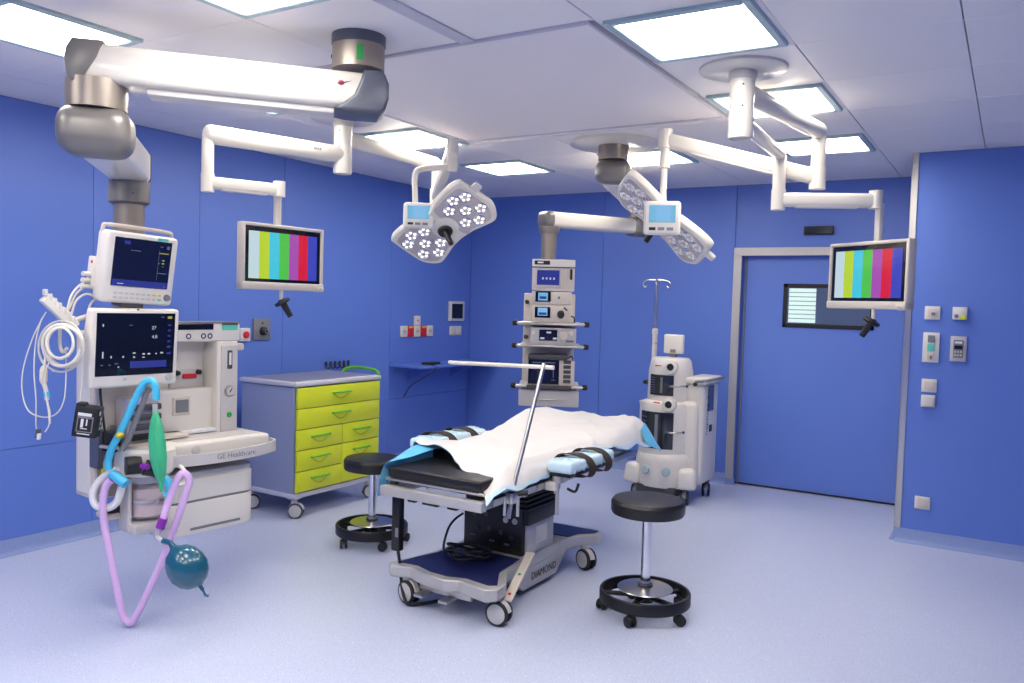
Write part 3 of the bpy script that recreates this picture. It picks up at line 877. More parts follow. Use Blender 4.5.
t, fy = device('camera_control_unit', 'cream video device with a small bright screen, second from the top', zs2, 0.345, 0.10, 0.3)
MB().box((-0.075, fy-0.002, zs2+0.06), (0.135, 0.006, 0.078), 0.002, 1).build('screen_bezel', 'screen_black', t)
MB().box((-0.075, fy-0.0055, zs2+0.06), (0.085, 0.002, 0.06)).build('screen', 'screen_cyan', t, ang=0)
MB().box((-0.075, fy-0.0068, zs2+0.052), (0.06, 0.001, 0.02)).build('screen_row', 'screen_blue', t, ang=0)
MB().lathe([(0, 0.006), (0.01, 0.005), (0.011, 0)], (0.065, fy, zs2+0.055), 14, align((0, -1, 0))).build('button', 'mid_grey', t)
zs3 = zs2+0.1025
t, fy = device('image_recorder', 'cream recorder with a blue screen on top of the equipment stack', zs3, 0.37, 0.24, 0.3, 0.01)
MB().box((0.01, fy-0.004, zs3+0.212), (0.375, 0.012, 0.056), 0.003, 1).build('top_band', 'plastic_white', t)
MB().box((-0.09, fy-0.011, zs3+0.214), (0.135, 0.004, 0.03), 0.002, 1).build('name_plate', 'black_plastic', t)
MB().box((-0.105, fy-0.0135, zs3+0.215), (0.05, 0.001, 0.012)).build('name_mark', 'text_white', t, ang=0)
MB().box((0.01, fy-0.002, zs3+0.18), (0.372, 0.004, 0.006)).build('shadow_gap', 'dark_grey', t, ang=0)
MB().box((-0.035, fy-0.003, zs3+0.10), (0.225, 0.008, 0.14), 0.004, 1).build('screen_bezel', 'plastic_grey', t)
MB().box((-0.035, fy-0.0075, zs3+0.102), (0.195, 0.003, 0.112), 0).build('screen', 'screen_blue', t, ang=0)
for i in range(4):
    MB().box((-0.08+i*0.032, fy-0.0095, zs3+0.095), (0.014, 0.001, 0.016)).build('screen_icon', 'glow_white', t, ang=0)
MB().box((0.165, fy-0.003, zs3+0.13), (0.02, 0.006, 0.08), 0.003, 1).build('card_slot', 'black_plastic', t)
for i in range(2):
    MB().box((0.10+i*0.03, fy-0.001, zs3+0.1), (0.004, 0.003, 0.15)).build('groove', 'plastic_grey', t, ang=0)
zs4 = 1.3385
t, fy = device('insufflator', 'grey-cream device with navy display and dial between the two upper rails', zs4, 0.40, 0.13, 0.3, 0.025, 'plastic_grey')
MB().box((-0.02, fy-0.002, zs4+0.072), (0.16, 0.006, 0.085), 0.002, 1).build('screen', 'screen_navy', t)
for x, z, w in ((-0.015, 0.105, 0.04), (-0.07, 0.06, 0.035), (0.04, 0.06, 0.035)):
    MB().box((x, fy-0.0057, zs4+z-0.012), (w, 0.001, 0.014)).build('readout', 'glow_white', t, ang=0)
MB().lathe([(0, 0.016), (0.034, 0.015), (0.04, 0.01), (0.042, 0)], (0.115, fy, zs4+0.075), 24, align((0, -1, 0))).build('dial', 'plastic_cream', t)
MB().lathe([(0, 0.012), (0.016, 0.011), (0.018, 0)], (0.18, fy, zs4+0.09), 16, align((0, -1, 0))).build('socket', 'plastic_white', t)
MB().box((0.17, fy-0.003, zs4+0.03), (0.07, 0.006, 0.016), 0.003, 1).build('label_strip', 'text_grey', t)
MB().box((-0.15, fy-0.002, zs4+0.09), (0.025, 0.004, 0.025), 0.002, 1).build('power_button', 'plastic_white', t)
zs5 = 1.0305
t, fy = device('electrosurgical_unit', 'black-screened electrosurgical unit with a column of dark sockets above the drawer', zs5, 0.40, 0.19, 0.3, 0.02)
MB().box((-0.05, fy-0.003, zs5+0.108), (0.27, 0.01, 0.205), 0.004, 1).build('screen_bezel', 'screen_black', t)
MB().box((-0.05, fy-0.0085, zs5+0.108), (0.235, 0.002, 0.165)).build('screen', 'screen_navy', t, ang=0)
for x, z, w, h, m_ in ((-0.05, 0.17, 0.2, 0.008, 'glow_dim'), (-0.05, 0.135, 0.1, 0.012, 'glow_white'), (-0.09, 0.1, 0.03, 0.006, 'glow_dim'), (-0.085, 0.082, 0.035, 0.006, 'glow_dim'), (-0.085, 0.066, 0.03, 0.006, 'glow_dim'), (0.035, 0.105, 0.008, 0.095, 'glow_dim'), (0.035, 0.04, 0.03, 0.006, 'glow_dim')):
    MB().box((x, fy-0.0098, zs5+z), (w, 0.001, h)).build('screen_line', m_, t, ang=0)
MB().box((-0.11, fy-0.002, zs5+0.213), (0.09, 0.01, 0.01), 0.002, 1).build('label_strip', 'button_yellow', t)
for i in range(5):
    MB().box((0.155, fy-0.003, zs5+0.03+i*0.037), (0.065, 0.008, 0.026), 0.003, 1).build('socket', 'dark_grey', t)
MB().box((-0.02, fy+0.06, zs5+0.212), (0.34, 0.16, 0.04), 0.008, 2).build('top_housing', 'dark_grey', t)
MB().tube([(0.15, fy+0.05, zs5+0.2), (0.19, fy-0.02, zs5+0.225), (0.205, fy, zs5+0.19)], 0.006, 8).build('cable', 'base_navy', t)

# ------------------------------------------------------------------ operating table
TX, TY = -2.515, 4.05
tb = thing('operating_table', 'wheeled operating table with silver base, black column and black padded top', 'operating table', (TX, TY, 0))
def castor(parent, x, y, r, w, housing, rz=0.0, tyre='black_rubber', hub='plastic_grey', top=None, twin=True):
    """castor (part) with its wheels (sub-parts)"""
    top = top or 2*r+0.03
    M = T(x, y, 0) @ RZ(rz)
    c = MB()
    c.cyl((0, 0, 1.55*r), (0, 0, top), r*0.42, n=18)
    c.lathe([(0.0, -w*0.7), (r*0.98, -w*0.7), (r*1.04, -w*0.5), (r*1.04, w*0.5), (r*0.98, w*0.7), (0, w*0.7)], (r*0.25, 0, r), 20, RX_(PI/2) @ RZ(R(10)), arc=R(170))
    ca = c.build('castor', housing, parent, M=M)
    for s in ((-1, 1) if twin else (0,)):
        yy = s*w*0.95
        MB().lathe([(0, -w*0.45), (r*0.86, -w*0.45), (r*0.97, -w*0.36), (r, -w*0.12), (r, w*0.12), (r*0.97, w*0.36), (r*0.86, w*0.45), (0, w*0.45)], (r*0.25, yy, r), 26, RX_(PI/2)).build('wheel', tyre, ca, M=M)
        ss = s if s else -1
        MB().lathe([(0, w*0.06), (r*0.72, w*0.05), (r*0.8, 0.0), (0, 0)], (r*0.25, yy+ss*w*0.45, r), 24, align((0, ss, 0))).build('hub_cap', hub, ca, M=M)
    return ca
# silver H-shaped chassis, drawn in plan
P = [(-0.31, -0.60), (-0.27, -0.635), (-0.16, -0.60), (-0.06, -0.64), (0.10, -0.66), (0.17, -0.62), (0.24, -0.64), (0.36, -0.665), (0.405, -0.62), (0.40, -0.52), (0.30, -0.36), (0.27, -0.08),
     (0.27, 0.34), (0.30, 0.48), (0.385, 0.58), (0.385, 0.66), (0.34, 0.69), (-0.30, 0.69), (-0.345, 0.66), (-0.345, 0.56), (-0.25, 0.46), (-0.23, 0.34), (-0.23, -0.30), (-0.27, -0.46)]
P = [(x-0.03, y) for x, y in P]
front = [p for p in P if p[1] < -0.2]
MB().prism([p for p in P], 0.145, 0.212, 0.012, 3).build('chassis', 'steel_dull', tb)
Pi = [(-0.29, -0.575), (-0.17, -0.56), (-0.06, -0.60), (0.06, -0.61), (0.16, -0.575), (0.31, -0.60), (0.345, -0.57), (0.25, -0.40), (0.22, -0.14), (-0.22, -0.14), (-0.22, -0.32), (-0.27, -0.47)]
MB().prism(Pi, 0.2125, 0.2165, 0).build('foot_mat', 'base_navy', tb, ang=0)
Pj = [(0.235, 0.42), (0.25, 0.52), (0.33, 0.6), (0.33, 0.65), (-0.33, 0.65), (-0.33, 0.58), (-0.25, 0.49), (-0.235, 0.42)]
MB().prism(Pj, 0.2125, 0.2165, 0).build('foot_mat', 'base_navy', tb, ang=0)
# lowered middle with sloping ends
side_prof = [(-0.30, 0.16), (-0.13, 0.035), (0.26, 0.035), (0.36, 0.13), (0.40, 0.16), (0.40, 0.2), (0.3, 0.212), (0.25, 0.15), (-0.07, 0.15), (-0.14, 0.212), (-0.30, 0.212)]
MB().prism(side_prof, -0.23, 0.245, 0.006, 2, RZ(PI/2) @ RX_(PI/2)).build('drop_frame', 'steel_dull', tb)
MB().box((0, 0.06, 0.026), (0.44, 0.42, 0.022), 0.004, 1).build('under_pan', 'black_plastic', tb)
text('name_lettering', 'DIAMOND', 0.062, 'text_dark', tb, T(0.2465, 0.10, 0.092) @ RZ(PI/2) @ RX_(PI/2))
# pedal arm on the front right corner
beam(MB(), (0.375, -0.52, 0.125), (0.285, -0.13, 0.262), 0.05, 0.014, 0.004, 1).build('brake_bar', 'plastic_cream', tb)
MB().lathe([(0, 0.003), (0.009, 0.003), (0.009, 0)], (0.365, -0.48, 0.146), 12, align((0, -0.35, 1))).build('red_dot', 'red', tb)
MB().lathe([(0, 0.003), (0.009, 0.003), (0.009, 0)], (0.33, -0.325, 0.2), 12, align((0, -0.35, 1))).build('green_dot', 'green', tb)
MB().box((0.02, -0.56, 0.115), (0.34, 0.03, 0.05), 0.01, 2).build('pedal_shaft', 'steel', tb)
for x in (-0.1, 0.06):
    MB().box((x, -0.60, 0.085), (0.06, 0.1, 0.018), 0.006, 2).build('pedal', 'steel', tb)
for cx, cy, a in ((-0.235, -0.56, -12), (0.325, -0.54, 4), (0.295, 0.535, -24), (-0.27, 0.545, -20)):
    castor(tb, cx, cy, 0.064, 0.026, 'plastic_grey', R(a), 'black_rubber', 'plastic_grey', 0.15)
# column
MB().box((0.015, 0.1, 0.29), (0.41, 0.31, 0.19), 0.01, 2).build('column_foot', 'steel_dull', tb)
MB().box((0.0, -0.06, 0.335), (0.40, 0.06, 0.30), 0.008, 2).build('control_box', 'black_plastic', tb)
for x in (0.09, 0.15):
    MB().lathe([(0, 0.006), (0.016, 0.005), (0.018, 0)], (x, -0.09, 0.405), 16, align((0, -1, 0))).build('round_socket', 'plastic_grey', tb)
for x, z in ((-0.12, 0.41), (-0.04, 0.42), (-0.1, 0.33), (-0.02, 0.34), (0.06, 0.33), (0.13, 0.31)):
    MB().lathe([(0, 0.006), (0.014, 0.005), (0.016, 0)], (x, -0.09, z), 12, align((0, -1, 0))).build('socket', 'dark_grey', tb)
for x, z in ((-0.13, 0.285), (0.0, 0.27), (0.1, 0.265)):
    MB().box((x, -0.0915, z), (0.035, 0.003, 0.012)).build('port_label', 'mid_grey', tb, ang=0)
MB().box((0.2215, 0.1, 0.31), (0.003, 0.13, 0.10)).build('rating_plate', 'plastic_white', tb, ang=0)
MB().box((0.015, 0.1, 0.425), (0.425, 0.34, 0.08), 0.01, 2).build('column_collar', 'black_plastic', tb)
bl = MB()
zz = 0.465
prof = []
for k in range(5):
    s = 0.225-0.012*k
    bl.box((0.01, 0.1, zz+0.0115), (2*s, 2*s*0.84, 0.021), 0.01, 2)
    zz += 0.023
bl.box((0.01, 0.1, 0.53), (0.36, 0.3, 0.13), 0.004, 1)
bl.build('bellows', 'black_rubber', tb)
MB().tube([(-0.20, -0.10, 0.40), (-0.22, -0.16, 0.37), (-0.235, -0.2, 0.32), (-0.22, -0.26, 0.24), (-0.16, -0.32, 0.226)], 0.007, 8).build('mains_lead', 'black_rubber', tb)
# table top frame with side rails
FX0, FX1 = -0.315, 0.315
fr = MB()
for x in (FX0+0.03, FX1-0.03):
    fr.box((x, 0.30, 0.625), (0.035, 1.9, 0.045), 0.004, 1)
for y in (-0.66, -0.25, 0.2, 0.75, 1.24):
    fr.box(((FX0+FX1)/2, y, 0.62), (FX1-FX0, 0.04, 0.035), 0.004, 1)
fr.box((0, 0.1, 0.605), (0.42, 0.5, 0.05), 0.004, 1)
fr.build('top_frame', 'steel_dull', tb)
for s, x in ((-1, FX0), (1, FX1)):
    for y0, y1 in ((-0.62, -0.2), (-0.17, 0.62), (0.68, 1.2)):
        MB().box((x+s*0.022, (y0+y1)/2, 0.645), (0.012, y1-y0, 0.034), 0.003, 1).build('side_rail', 'steel', tb)
        for y in (y0+0.06, y1-0.06):
            MB().cyl((x, y, 0.64), (x+s*0.018, y, 0.64), 0.012, n=12).build('rail_spacer', 'black_plastic', tb)
# front head-section bar, the broad silver beam facing the room
MB().box((0, -0.685, 0.632), (0.655, 0.05, 0.052), 0.008, 2).build('head_bar', 'steel_dull', tb)
MB().cyl((FX0, -0.665, 0.688), (FX1, -0.665, 0.688), 0.009, n=12).build('head_rod', 'steel', tb)
for x, w in ((-0.12, 0.05), (0.0, 0.1), (0.14, 0.06)):
    MB().box((x, -0.685, 0.6), (w, 0.03, 0.014), 0.003, 1).build('bar_stop', 'black_plastic', tb)
for y0, y1, z0, z1 in ((-0.68, -0.29, 0.70, 0.755), (-0.285, 0.50, 0.665, 0.80), (0.505, 0.9, 0.70, 0.80), (0.905, 1.3, 0.72, 0.80)):
    MB().box((0, (y0+y1)/2, (z0+z1)/2), (0.60, y1-y0, z1-z0), 0.014, 3).build('mattress_pad', 'black_vinyl', tb)
    MB().box((0, (y0+y1)/2, z0-0.012), (0.57, (y1-y0)*0.96, 0.02), 0.003, 1).build('pad_board', 'dark_grey', tb)

# ---- drape: white sheet with a blue lining over the table
ctrl = [
 # (left hang, left edge, mid-left, middle, mid-right, right edge, right hang) in world x, y, z
 [(-2.92, 3.72, 0.70), (-2.86, 3.655, 0.845), (-2.78, 3.645, 0.832), (-2.62, 3.665, 0.818), (-2.45, 3.545, 0.764), (-2.31, 3.50, 0.752), (-2.165, 3.345, 0.655)],
 [(-2.92, 3.86, 0.70), (-2.86, 3.80, 0.835), (-2.76, 3.78, 0.832), (-2.61, 3.78, 0.825), (-2.43, 3.72, 0.812), (-2.24, 3.62, 0.79), (-2.145, 3.49, 0.70)],
 [(-2.92, 4.00, 0.70), (-2.85, 3.95, 0.822), (-2.72, 3.95, 0.825), (-2.58, 3.95, 0.825), (-2.40, 3.90, 0.825), (-2.21, 3.80, 0.795), (-2.14, 3.66, 0.69)],
 [(-2.91, 4.16, 0.70), (-2.84, 4.15, 0.808), (-2.70, 4.14, 0.815), (-2.55, 4.13, 0.820), (-2.37, 4.10, 0.825), (-2.20, 4.05, 0.80), (-2.15, 3.95, 0.70)],
 [(-2.90, 4.36, 0.74), (-2.84, 4.38, 0.815), (-2.70, 4.36, 0.825), (-2.54, 4.34, 0.825), (-2.36, 4.32, 0.82), (-2.21, 4.28, 0.80), (-2.16, 4.22, 0.74)],
 [(-2.89, 4.58, 0.80), (-2.84, 4.60, 0.855), (-2.70, 4.58, 0.86), (-2.53, 4.55, 0.845), (-2.35, 4.54, 0.83), (-2.20, 4.52, 0.805), (-2.15, 4.50, 0.765)],
 [(-2.88, 4.80, 0.84), (-2.81, 4.84, 0.915), (-2.68, 4.82, 0.895), (-2.52, 4.80, 0.865), (-2.33, 4.78, 0.835), (-2.19, 4.76, 0.80), (-2.13, 4.74, 0.745)],
 [(-2.88, 5.00, 0.82), (-2.79, 5.02, 0.905), (-2.66, 5.06, 0.893), (-2.50, 5.04, 0.868), (-2.32, 5.02, 0.842), (-2.20, 5.02, 0.83), (-2.13, 4.98, 0.72)],
 [(-2.84, 5.22, 0.78), (-2.76, 5.22, 0.865), (-2.64, 5.26, 0.872), (-2.48, 5.27, 0.862), (-2.32, 5.25, 0.856), (-2.20, 5.22, 0.845), (-2.12, 5.20, 0.70)],
 [(-2.82, 5.38, 0.66), (-2.74, 5.40, 0.73), (-2.62, 5.42, 0.83), (-2.48, 5.42, 0.855), (-2.33, 5.42, 0.858), (-2.22, 5.42, 0.85), (-2.08, 5.41, 0.665)],
 [(-2.82, 5.44, 0.55), (-2.74, 5.47, 0.62), (-2.62, 5.50, 0.70), (-2.48, 5.50, 0.74), (-2.33, 5.50, 0.75), (-2.20, 5.48, 0.74), (-2.07, 5.44, 0.64)],
]
def bispline(ctrl, ku=5, kv=5):
    rows = [spline(r, kv) for r in ctrl]
    cols = list(zip(*rows))
    cols = [spline(c, ku) for c in cols]
    return [list(r) for r in zip(*cols)]
SH = bispline(ctrl, 10, 9)
rng = random.Random(3)
for r_ in SH:
    for p in r_:
        q = Vector((p.x*4.5+p.y*1.6, p.y*3.2-p.x*1.2, 1.7))
        n1 = abs(noise.noise(q))
        n2 = noise.noise(Vector((p.x*11, p.y*8, 4.0)))
        rg = (1-abs(noise.noise(Vector((p.x*3.1+p.y*2.3+0.7, p.y*1.5-p.x*2.6, 6.3)))))**6
        rg2 = (1-abs(noise.noise(Vector((p.x*2.2-p.y*3.4, p.y*1.1+p.x*4.0+3.1, 2.3)))))**7
        p.z += 0.019*rg+0.014*rg2+0.016*n1+0.005*n2-0.016
        if abs(p.x-TX) < 0.315 and 3.74 < p.y < 5.37:
            p.z = max(p.z, 0.813)
        p.x += 0.010*noise.noise(Vector((p.y*7, p.z*5, 9.0)))
dr = thing('surgical_drape', 'white paper drape with blue lining spread loosely over the operating table', 'drape', (TX, TY, 0.8))
Wd = T(-TX, -TY, -0.8)
MB().grid(SH).build('white_sheet', 'sheet_white', dr, 180, M=Wd)
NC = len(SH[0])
MB().grid([[p+(Vector((0.004, 0, 0.003))) for p in r_[NC-3:]] for r_ in SH]).build('side_show_through', 'hem_translucence', dr, 180, M=Wd)  # pale blue strip painted for the lining showing through the thin edge
MB().grid([[p+Vector((0, 0, -0.004)) for p in r_] for r_ in SH]).build('blue_lining', 'sheet_blue', dr, 180, M=Wd)
# turned-up blue corners of the lining
G = bispline([[(-2.875, 3.37, 0.585), (-2.872, 3.37, 0.67), (-2.855, 3.39, 0.755), (-2.83, 3.40, 0.775)], [(-2.89, 3.50, 0.62), (-2.88, 3.50, 0.70), (-2.86, 3.52, 0.79), (-2.78, 3.53, 0.79)], [(-2.92, 3.66, 0.65), (-2.89, 3.65, 0.72), (-2.85, 3.655, 0.83), (-2.74, 3.66, 0.815)], [(-2.92, 3.72, 0.68), (-2.87, 3.74, 0.75), (-2.85, 3.75, 0.80), (-2.74, 3.76, 0.815)]], 6, 6)
MB().grid(G).build('lining_corner', 'sheet_blue', dr, 180, M=Wd)
G = bispline([[(-2.215, 5.425, 0.853), (-2.15, 5.43, 0.76), (-2.075, 5.42, 0.655)], [(-2.18, 5.37, 0.835), (-2.13, 5.36, 0.76), (-2.085, 5.40, 0.66)], [(-2.165, 5.28, 0.80), (-2.13, 5.28, 0.72), (-2.095, 5.37, 0.668)]], 6, 6)
MB().grid([[p+Vector((0.012, -0.012, 0)) for p in r_] for r_ in G]).build('lining_fold', 'sheet_blue', dr, 180, M=Wd)

# ---- arm boards: padded board wrapped in pale-blue film, two straps, clamp post
def arm_board(label, x, y0, y1, z, s, group):
    t = thing('arm_board', label, 'arm board', (x, y0, 0))
    L = y1-y0
    MB().box((0, L/2, z-0.07), (0.13, L*0.95, 0.02), 0.004, 1).build('board', 'black_plastic', t)
    MB().box((0, L/2, z-0.027), (0.155, L, 0.066), 0.02, 3).build('pad', 'wrap_blue', t)
    for k in range(5):
        y = L*(0.1+0.2*k)
        MB().tube([(-0.08, y+0.03, z-0.05), (-0.06, y, z+0.008), (0.05, y+0.02, z+0.008), (0.08, y-0.02, z-0.055)], 0.004, 6, 5).build('wrap_fold', 'wrap_blue', t)
    for y, sk in ((L*0.3, 0.05), (L*0.68, 0.05)):
        MB().tube([(-0.083, y-0.05, z-0.06), (-0.082, y-0.04, z-0.01), (-0.05, y-0.02, z+0.022), (0.02, y+0.01, z+0.026), (0.075, y+0.035, z+0.0), (0.105, y+0.045, z-0.05), (0.085, y+0.02, z-0.092), (0.0, y-0.03, z-0.088)], 0.01, flat=(0.005, 0.05, (0.35, 1, 0), 1), k=6).build('strap', 'strap', t)
    MB().cyl((-s*0.03, 0.05, z-0.08), (-s*0.03, 0.05, z-0.12), 0.03, n=18).build('swivel', 'steel_dull', t)
    MB().cyl((-s*0.03, 0.05, z-0.12), (-s*0.03, 0.05, z-0.30), 0.011, n=14).build('post', 'steel', t)
    MB().box((-s*0.06, 0.05, z-0.14), (0.07, 0.07, 0.05), 0.008, 2).build('rail_clamp', 'plastic_white', t)
    MB().tube([(s*0.02, 0.07, z-0.15), (s*0.06, 0.09, z-0.165), (s*0.075, 0.10, z-0.12)], 0.008, 8).build('clamp_lever', 'black_plastic', t)
    return t
arm_board('pale-blue wrapped arm board with two dark straps, on the drape side facing the door', -2.078, 3.93, 4.50, 0.783, 1, None)
arm_board('pale-blue wrapped arm board with two dark straps, on the side facing the drawer cart', -2.985, 3.86, 4.48, 0.815, -1, None)

# ---- anaesthesia screen bar clamped to the table rail
sb = thing('screen_frame', 'thin chrome L-shaped screen bar clamped upright to the table rail', 'screen frame', (-2.175, 3.58, 0.5))
Ws = T(2.175, -3.58, -0.5)
MB().tube([(-2.165, 3.56, 0.54), (-2.165, 3.595, 0.68), (-2.15, 3.86, 1.325)], 0.0115, 14, 6, smooth=False).build('upright_rod', 'steel', sb, M=Ws)
MB().tube([(-2.09, 3.86, 1.308), (-2.15, 3.86, 1.307), (-2.82, 3.92, 1.288)], 0.0115, 14, 6, smooth=False).build('cross_bar', 'arm_white', sb, M=Ws)
MB().box((-2.165, 3.585, 0.645), (0.05, 0.06, 0.06), 0.008, 2).build('rail_clamp', 'steel', sb, M=Ws)
MB().cyl((-2.165, 3.61, 0.66), (-2.10, 3.64, 0.67), 0.014, n=14).build('clamp_knob', 'black_plastic', sb, M=Ws)
MB().cyl((-2.17, 3.66, 0.66), (-2.17, 3.66, 0.53), 0.009, n=12).build('clamp_pin', 'steel', sb, M=Ws)
MB().cyl((-2.17, 3.53, 0.66), (-2.17, 3.53, 0.56), 0.008, n=12).build('clamp_pin', 'steel', sb, M=Ws)

# ---- black column-like control hung on the rail, its lead, coiled cable on the base
hc = thing('hand_control', 'slim black hand control hanging upright below the table end', 'hand control', (-2.80, 3.45, 0.30))
MB().box((0, 0, 0.145), (0.055, 0.045, 0.32), 0.008, 2).build('housing', 'black_plastic', hc)
MB().box((0.012, -0.0235, 0.09), (0.02, 0.002, 0.05)).build('label_plate', 'mid_grey', hc, ang=0)
lead = MB().tube([(-2.80, 3.45, 0.31), (-2.79, 3.47, 0.18), (-2.77, 3.46, 0.09), (-2.72, 3.43, 0.03), (-2.69, 3.44, 0.012), (-2.64, 3.5, 0.012), (-2.58, 3.62, 0.012)], 0.009, 8)
tag(lead.build('control_lead', 'black_rubber'), 'thick black lead running down to the floor beside the table castor', 'cable')
coil = []
for k in range(64):
    a = k*2*PI/16
    rr = 0.105+0.02*math.sin(k*1.7)
    coil.append((TX-0.02+rr*1.1*math.cos(a), TY-0.30+rr*0.8*math.sin(a), 0.228+k*0.00085+0.006*math.sin(k*0.9)))
tag(MB().tube(coil, 0.007, 7, 3).build('cable_coil', 'black_rubber'), 'coil of black mains cable lying on the navy table foot', 'cable')

# ------------------------------------------------------------------ stools
def stool(label, loc, rz, dz=0.0):
    t = thing('stool', label, 'stool', loc, rz, 'black round stools')
    MB().lathe([(0, 0.54), (0.15, 0.54), (0.19, 0.546), (0.197, 0.561), (0.197, 0.605), (0.185, 0.622), (0.15, 0.628), (0, 0.63)], (0, 0, dz), n=44).build('seat', 'black_vinyl', t)
    MB().lathe([(0, 0.525), (0.11, 0.525), (0.13, 0.54), (0, 0.54)], (0, 0, dz), n=28).build('seat_plate', 'black_plastic', t)
    MB().cyl((0, 0, 0.10), (0, 0, 0.535+dz), 0.0265, n=24).build('column', 'chrome', t)
    MB().lathe([(0.0235, 0.165), (0.04, 0.163), (0.04, 0.155), (0.0235, 0.15)], n=24).build('column_sleeve', 'dark_grey', t)
    MB().lathe([(0.042, 0.152), (0.145, 0.142), (0.148, 0.139), (0.145, 0.136), (0.042, 0.146), (0.042, 0.152)], n=40).build('foot_disc', 'steel', t)
    MB().lathe([(0.224, 0.066), (0.238, 0.066), (0.243, 0.072), (0.243, 0.124), (0.239, 0.13), (0.226, 0.13), (0.224, 0.124), (0.224, 0.066)], n=48).build('foot_ring', 'black_plastic', t)
    MB().lathe([(0, 0.145), (0.05, 0.14), (0.05, 0.07), (0, 0.06)], n=20).build('hub', 'black_plastic', t)
    for k in range(5):
        a = 2*PI*k/5
        MB().box((0.13*math.cos(a), 0.13*math.sin(a), 0.095), (0.19, 0.032, 0.018), 0.004, 1, RZ(a)).build('spoke', 'black_plastic', t)
        castor(t, 0.222*math.cos(a), 0.222*math.sin(a), 0.029, 0.017, 'black_plastic', a+1.0, 'black_rubber', 'black_plastic', 0.075)
    return t
stool('round black stool on castors beside the white suction unit, clear of the table', (-1.62, 4.10, 0), R(-16))
stool('round black stool on castors in front of the yellow drawers', (-3.645, 4.215, 0), R(40), -0.045)

# ------------------------------------------------------------------ drawer cart
CX_, CY_ = -4.74, 4.7375
ct = thing('drawer_cart', 'grey medical cart with lime-yellow drawers and green handles on castors', 'drawer cart', (CX_, CY_, 0), PI/2)
cw, cdp = 0.925, 0.58
MB().box((0, 0.008, 0.585), (cw, cdp-0.016, 0.79), 0.006, 2).build('body', 'cart_grey', ct)
MB().box((0, 0, 1.003), (cw+0.03, cdp+0.03, 0.036), 0.012, 3).build('top_board', 'cart_trim', ct)
MB().box((0, 0.01, 1.0225), (cw-0.05, cdp-0.06, 0.004), 0).build('top_mat', 'cart_top', ct, ang=0)
pl = [(-cw/2-0.005, -cdp/2-0.005), (cw/2+0.005, -cdp/2-0.005), (cw/2+0.005, cdp/2), (-cw/2-0.005, cdp/2)]
MB().prism(pl, 0.155, 0.195, 0.01, 3).build('plinth', 'cart_trim', ct)
for s in (-1, 1):
    for q in (-1, 1):
        MB().lathe([(0, 0.15), (0.05, 0.15), (0.058, 0.16), (0.058, 0.185), (0.05, 0.195), (0, 0.195)], (s*(cw/2-0.05), q*(cdp/2-0.05), 0), 20).build('corner_bumper', 'cart_trim', ct)
        castor(ct, s*(cw/2-0.055), q*(cdp/2-0.055), 0.058, 0.026, 'cart_trim', R(-39+10*s+8*q), 'dark_grey', 'plastic_grey', 0.155)
zt, zb = 0.978, 0.20
rh = (zt-zb)/5
fx = -cdp/2-0.006
def drawer(x0, x1, z0, z1):
    g = 0.003
    w = x1-x0-2*g
    d = MB().box(((x0+x1)/2, fx, (z0+z1)/2), (w, 0.022, z1-z0-2*g), 0.004, 2).build('drawer', 'lime', ct)
    xc = (x0+x1)/2
    zc = z1-rh*0.38
    hw = 0.092
    MB().tube([(xc-hw, fx-0.012, zc), (xc-hw+0.006, fx-0.028, zc+0.002), (xc, fx-0.034, zc+0.004), (xc+hw-0.006, fx-0.028, zc+0.002), (xc+hw, fx-0.012, zc)], 0.008, 10, 5).build('handle', 'green_handle', d)
    arc = [(xc-hw*0.85+hw*1.7*k/12, fx-0.0115, zc-0.012-0.036*math.sin(PI*k/12)) for k in range(13)]
    MB().tube(arc, 0.0035, 6, smooth=False).build('scoop_shade_line', 'lime_scoop_shade', d)  # recess not modelled: its shading is drawn as a darker arc
hw2 = cw/2-0.006
for k in range(2):
    drawer(-hw2, hw2, zt-(k+1)*rh, zt-k*rh)
for k in range(2, 5):
    drawer(-hw2, 0.02, zt-(k+1)*rh, zt-k*rh)
drawer(0.02, hw2, zt-3*rh, zt-2*rh)
drawer(0.02, hw2, zt-5*rh, zt-3*rh)
MB().tube([(cw/2-0.02, 0.10, 1.025), (cw/2+0.0, 0.075, 1.05), (cw/2+0.03, 0.03, 1.062), (cw/2+0.045, -0.05, 1.065), (cw/2+0.03, -cdp/2+0.12, 1.06), (cw/2+0.0, -cdp/2+0.02, 1.045), (cw/2-0.01, -cdp/2-0.005, 0.98)], 0.014, 12, 6).build('push_handle', 'green_handle', ct)
# black lead lying on the cart top, in small loops
pts = []
for k in range(60):
    a = k*2*PI/10
    pts.append((WX+0.036+0.022*math.cos(a), 5.33+k*0.0057, 1.045+0.03*math.sin(a)))
tag(MB().tube(pts, 0.006, 7, 2).build('looped_cable', 'black_rubber'), 'black looped cable bundle on the wall just behind the drawer cart', 'cable')

# ------------------------------------------------------------------ suction unit
SX, SY = -2.50, 6.80
su = thing('suction_unit', 'tall white mobile suction unit with two smoked canister windows and drip pole', 'suction unit', (SX, SY, 0))
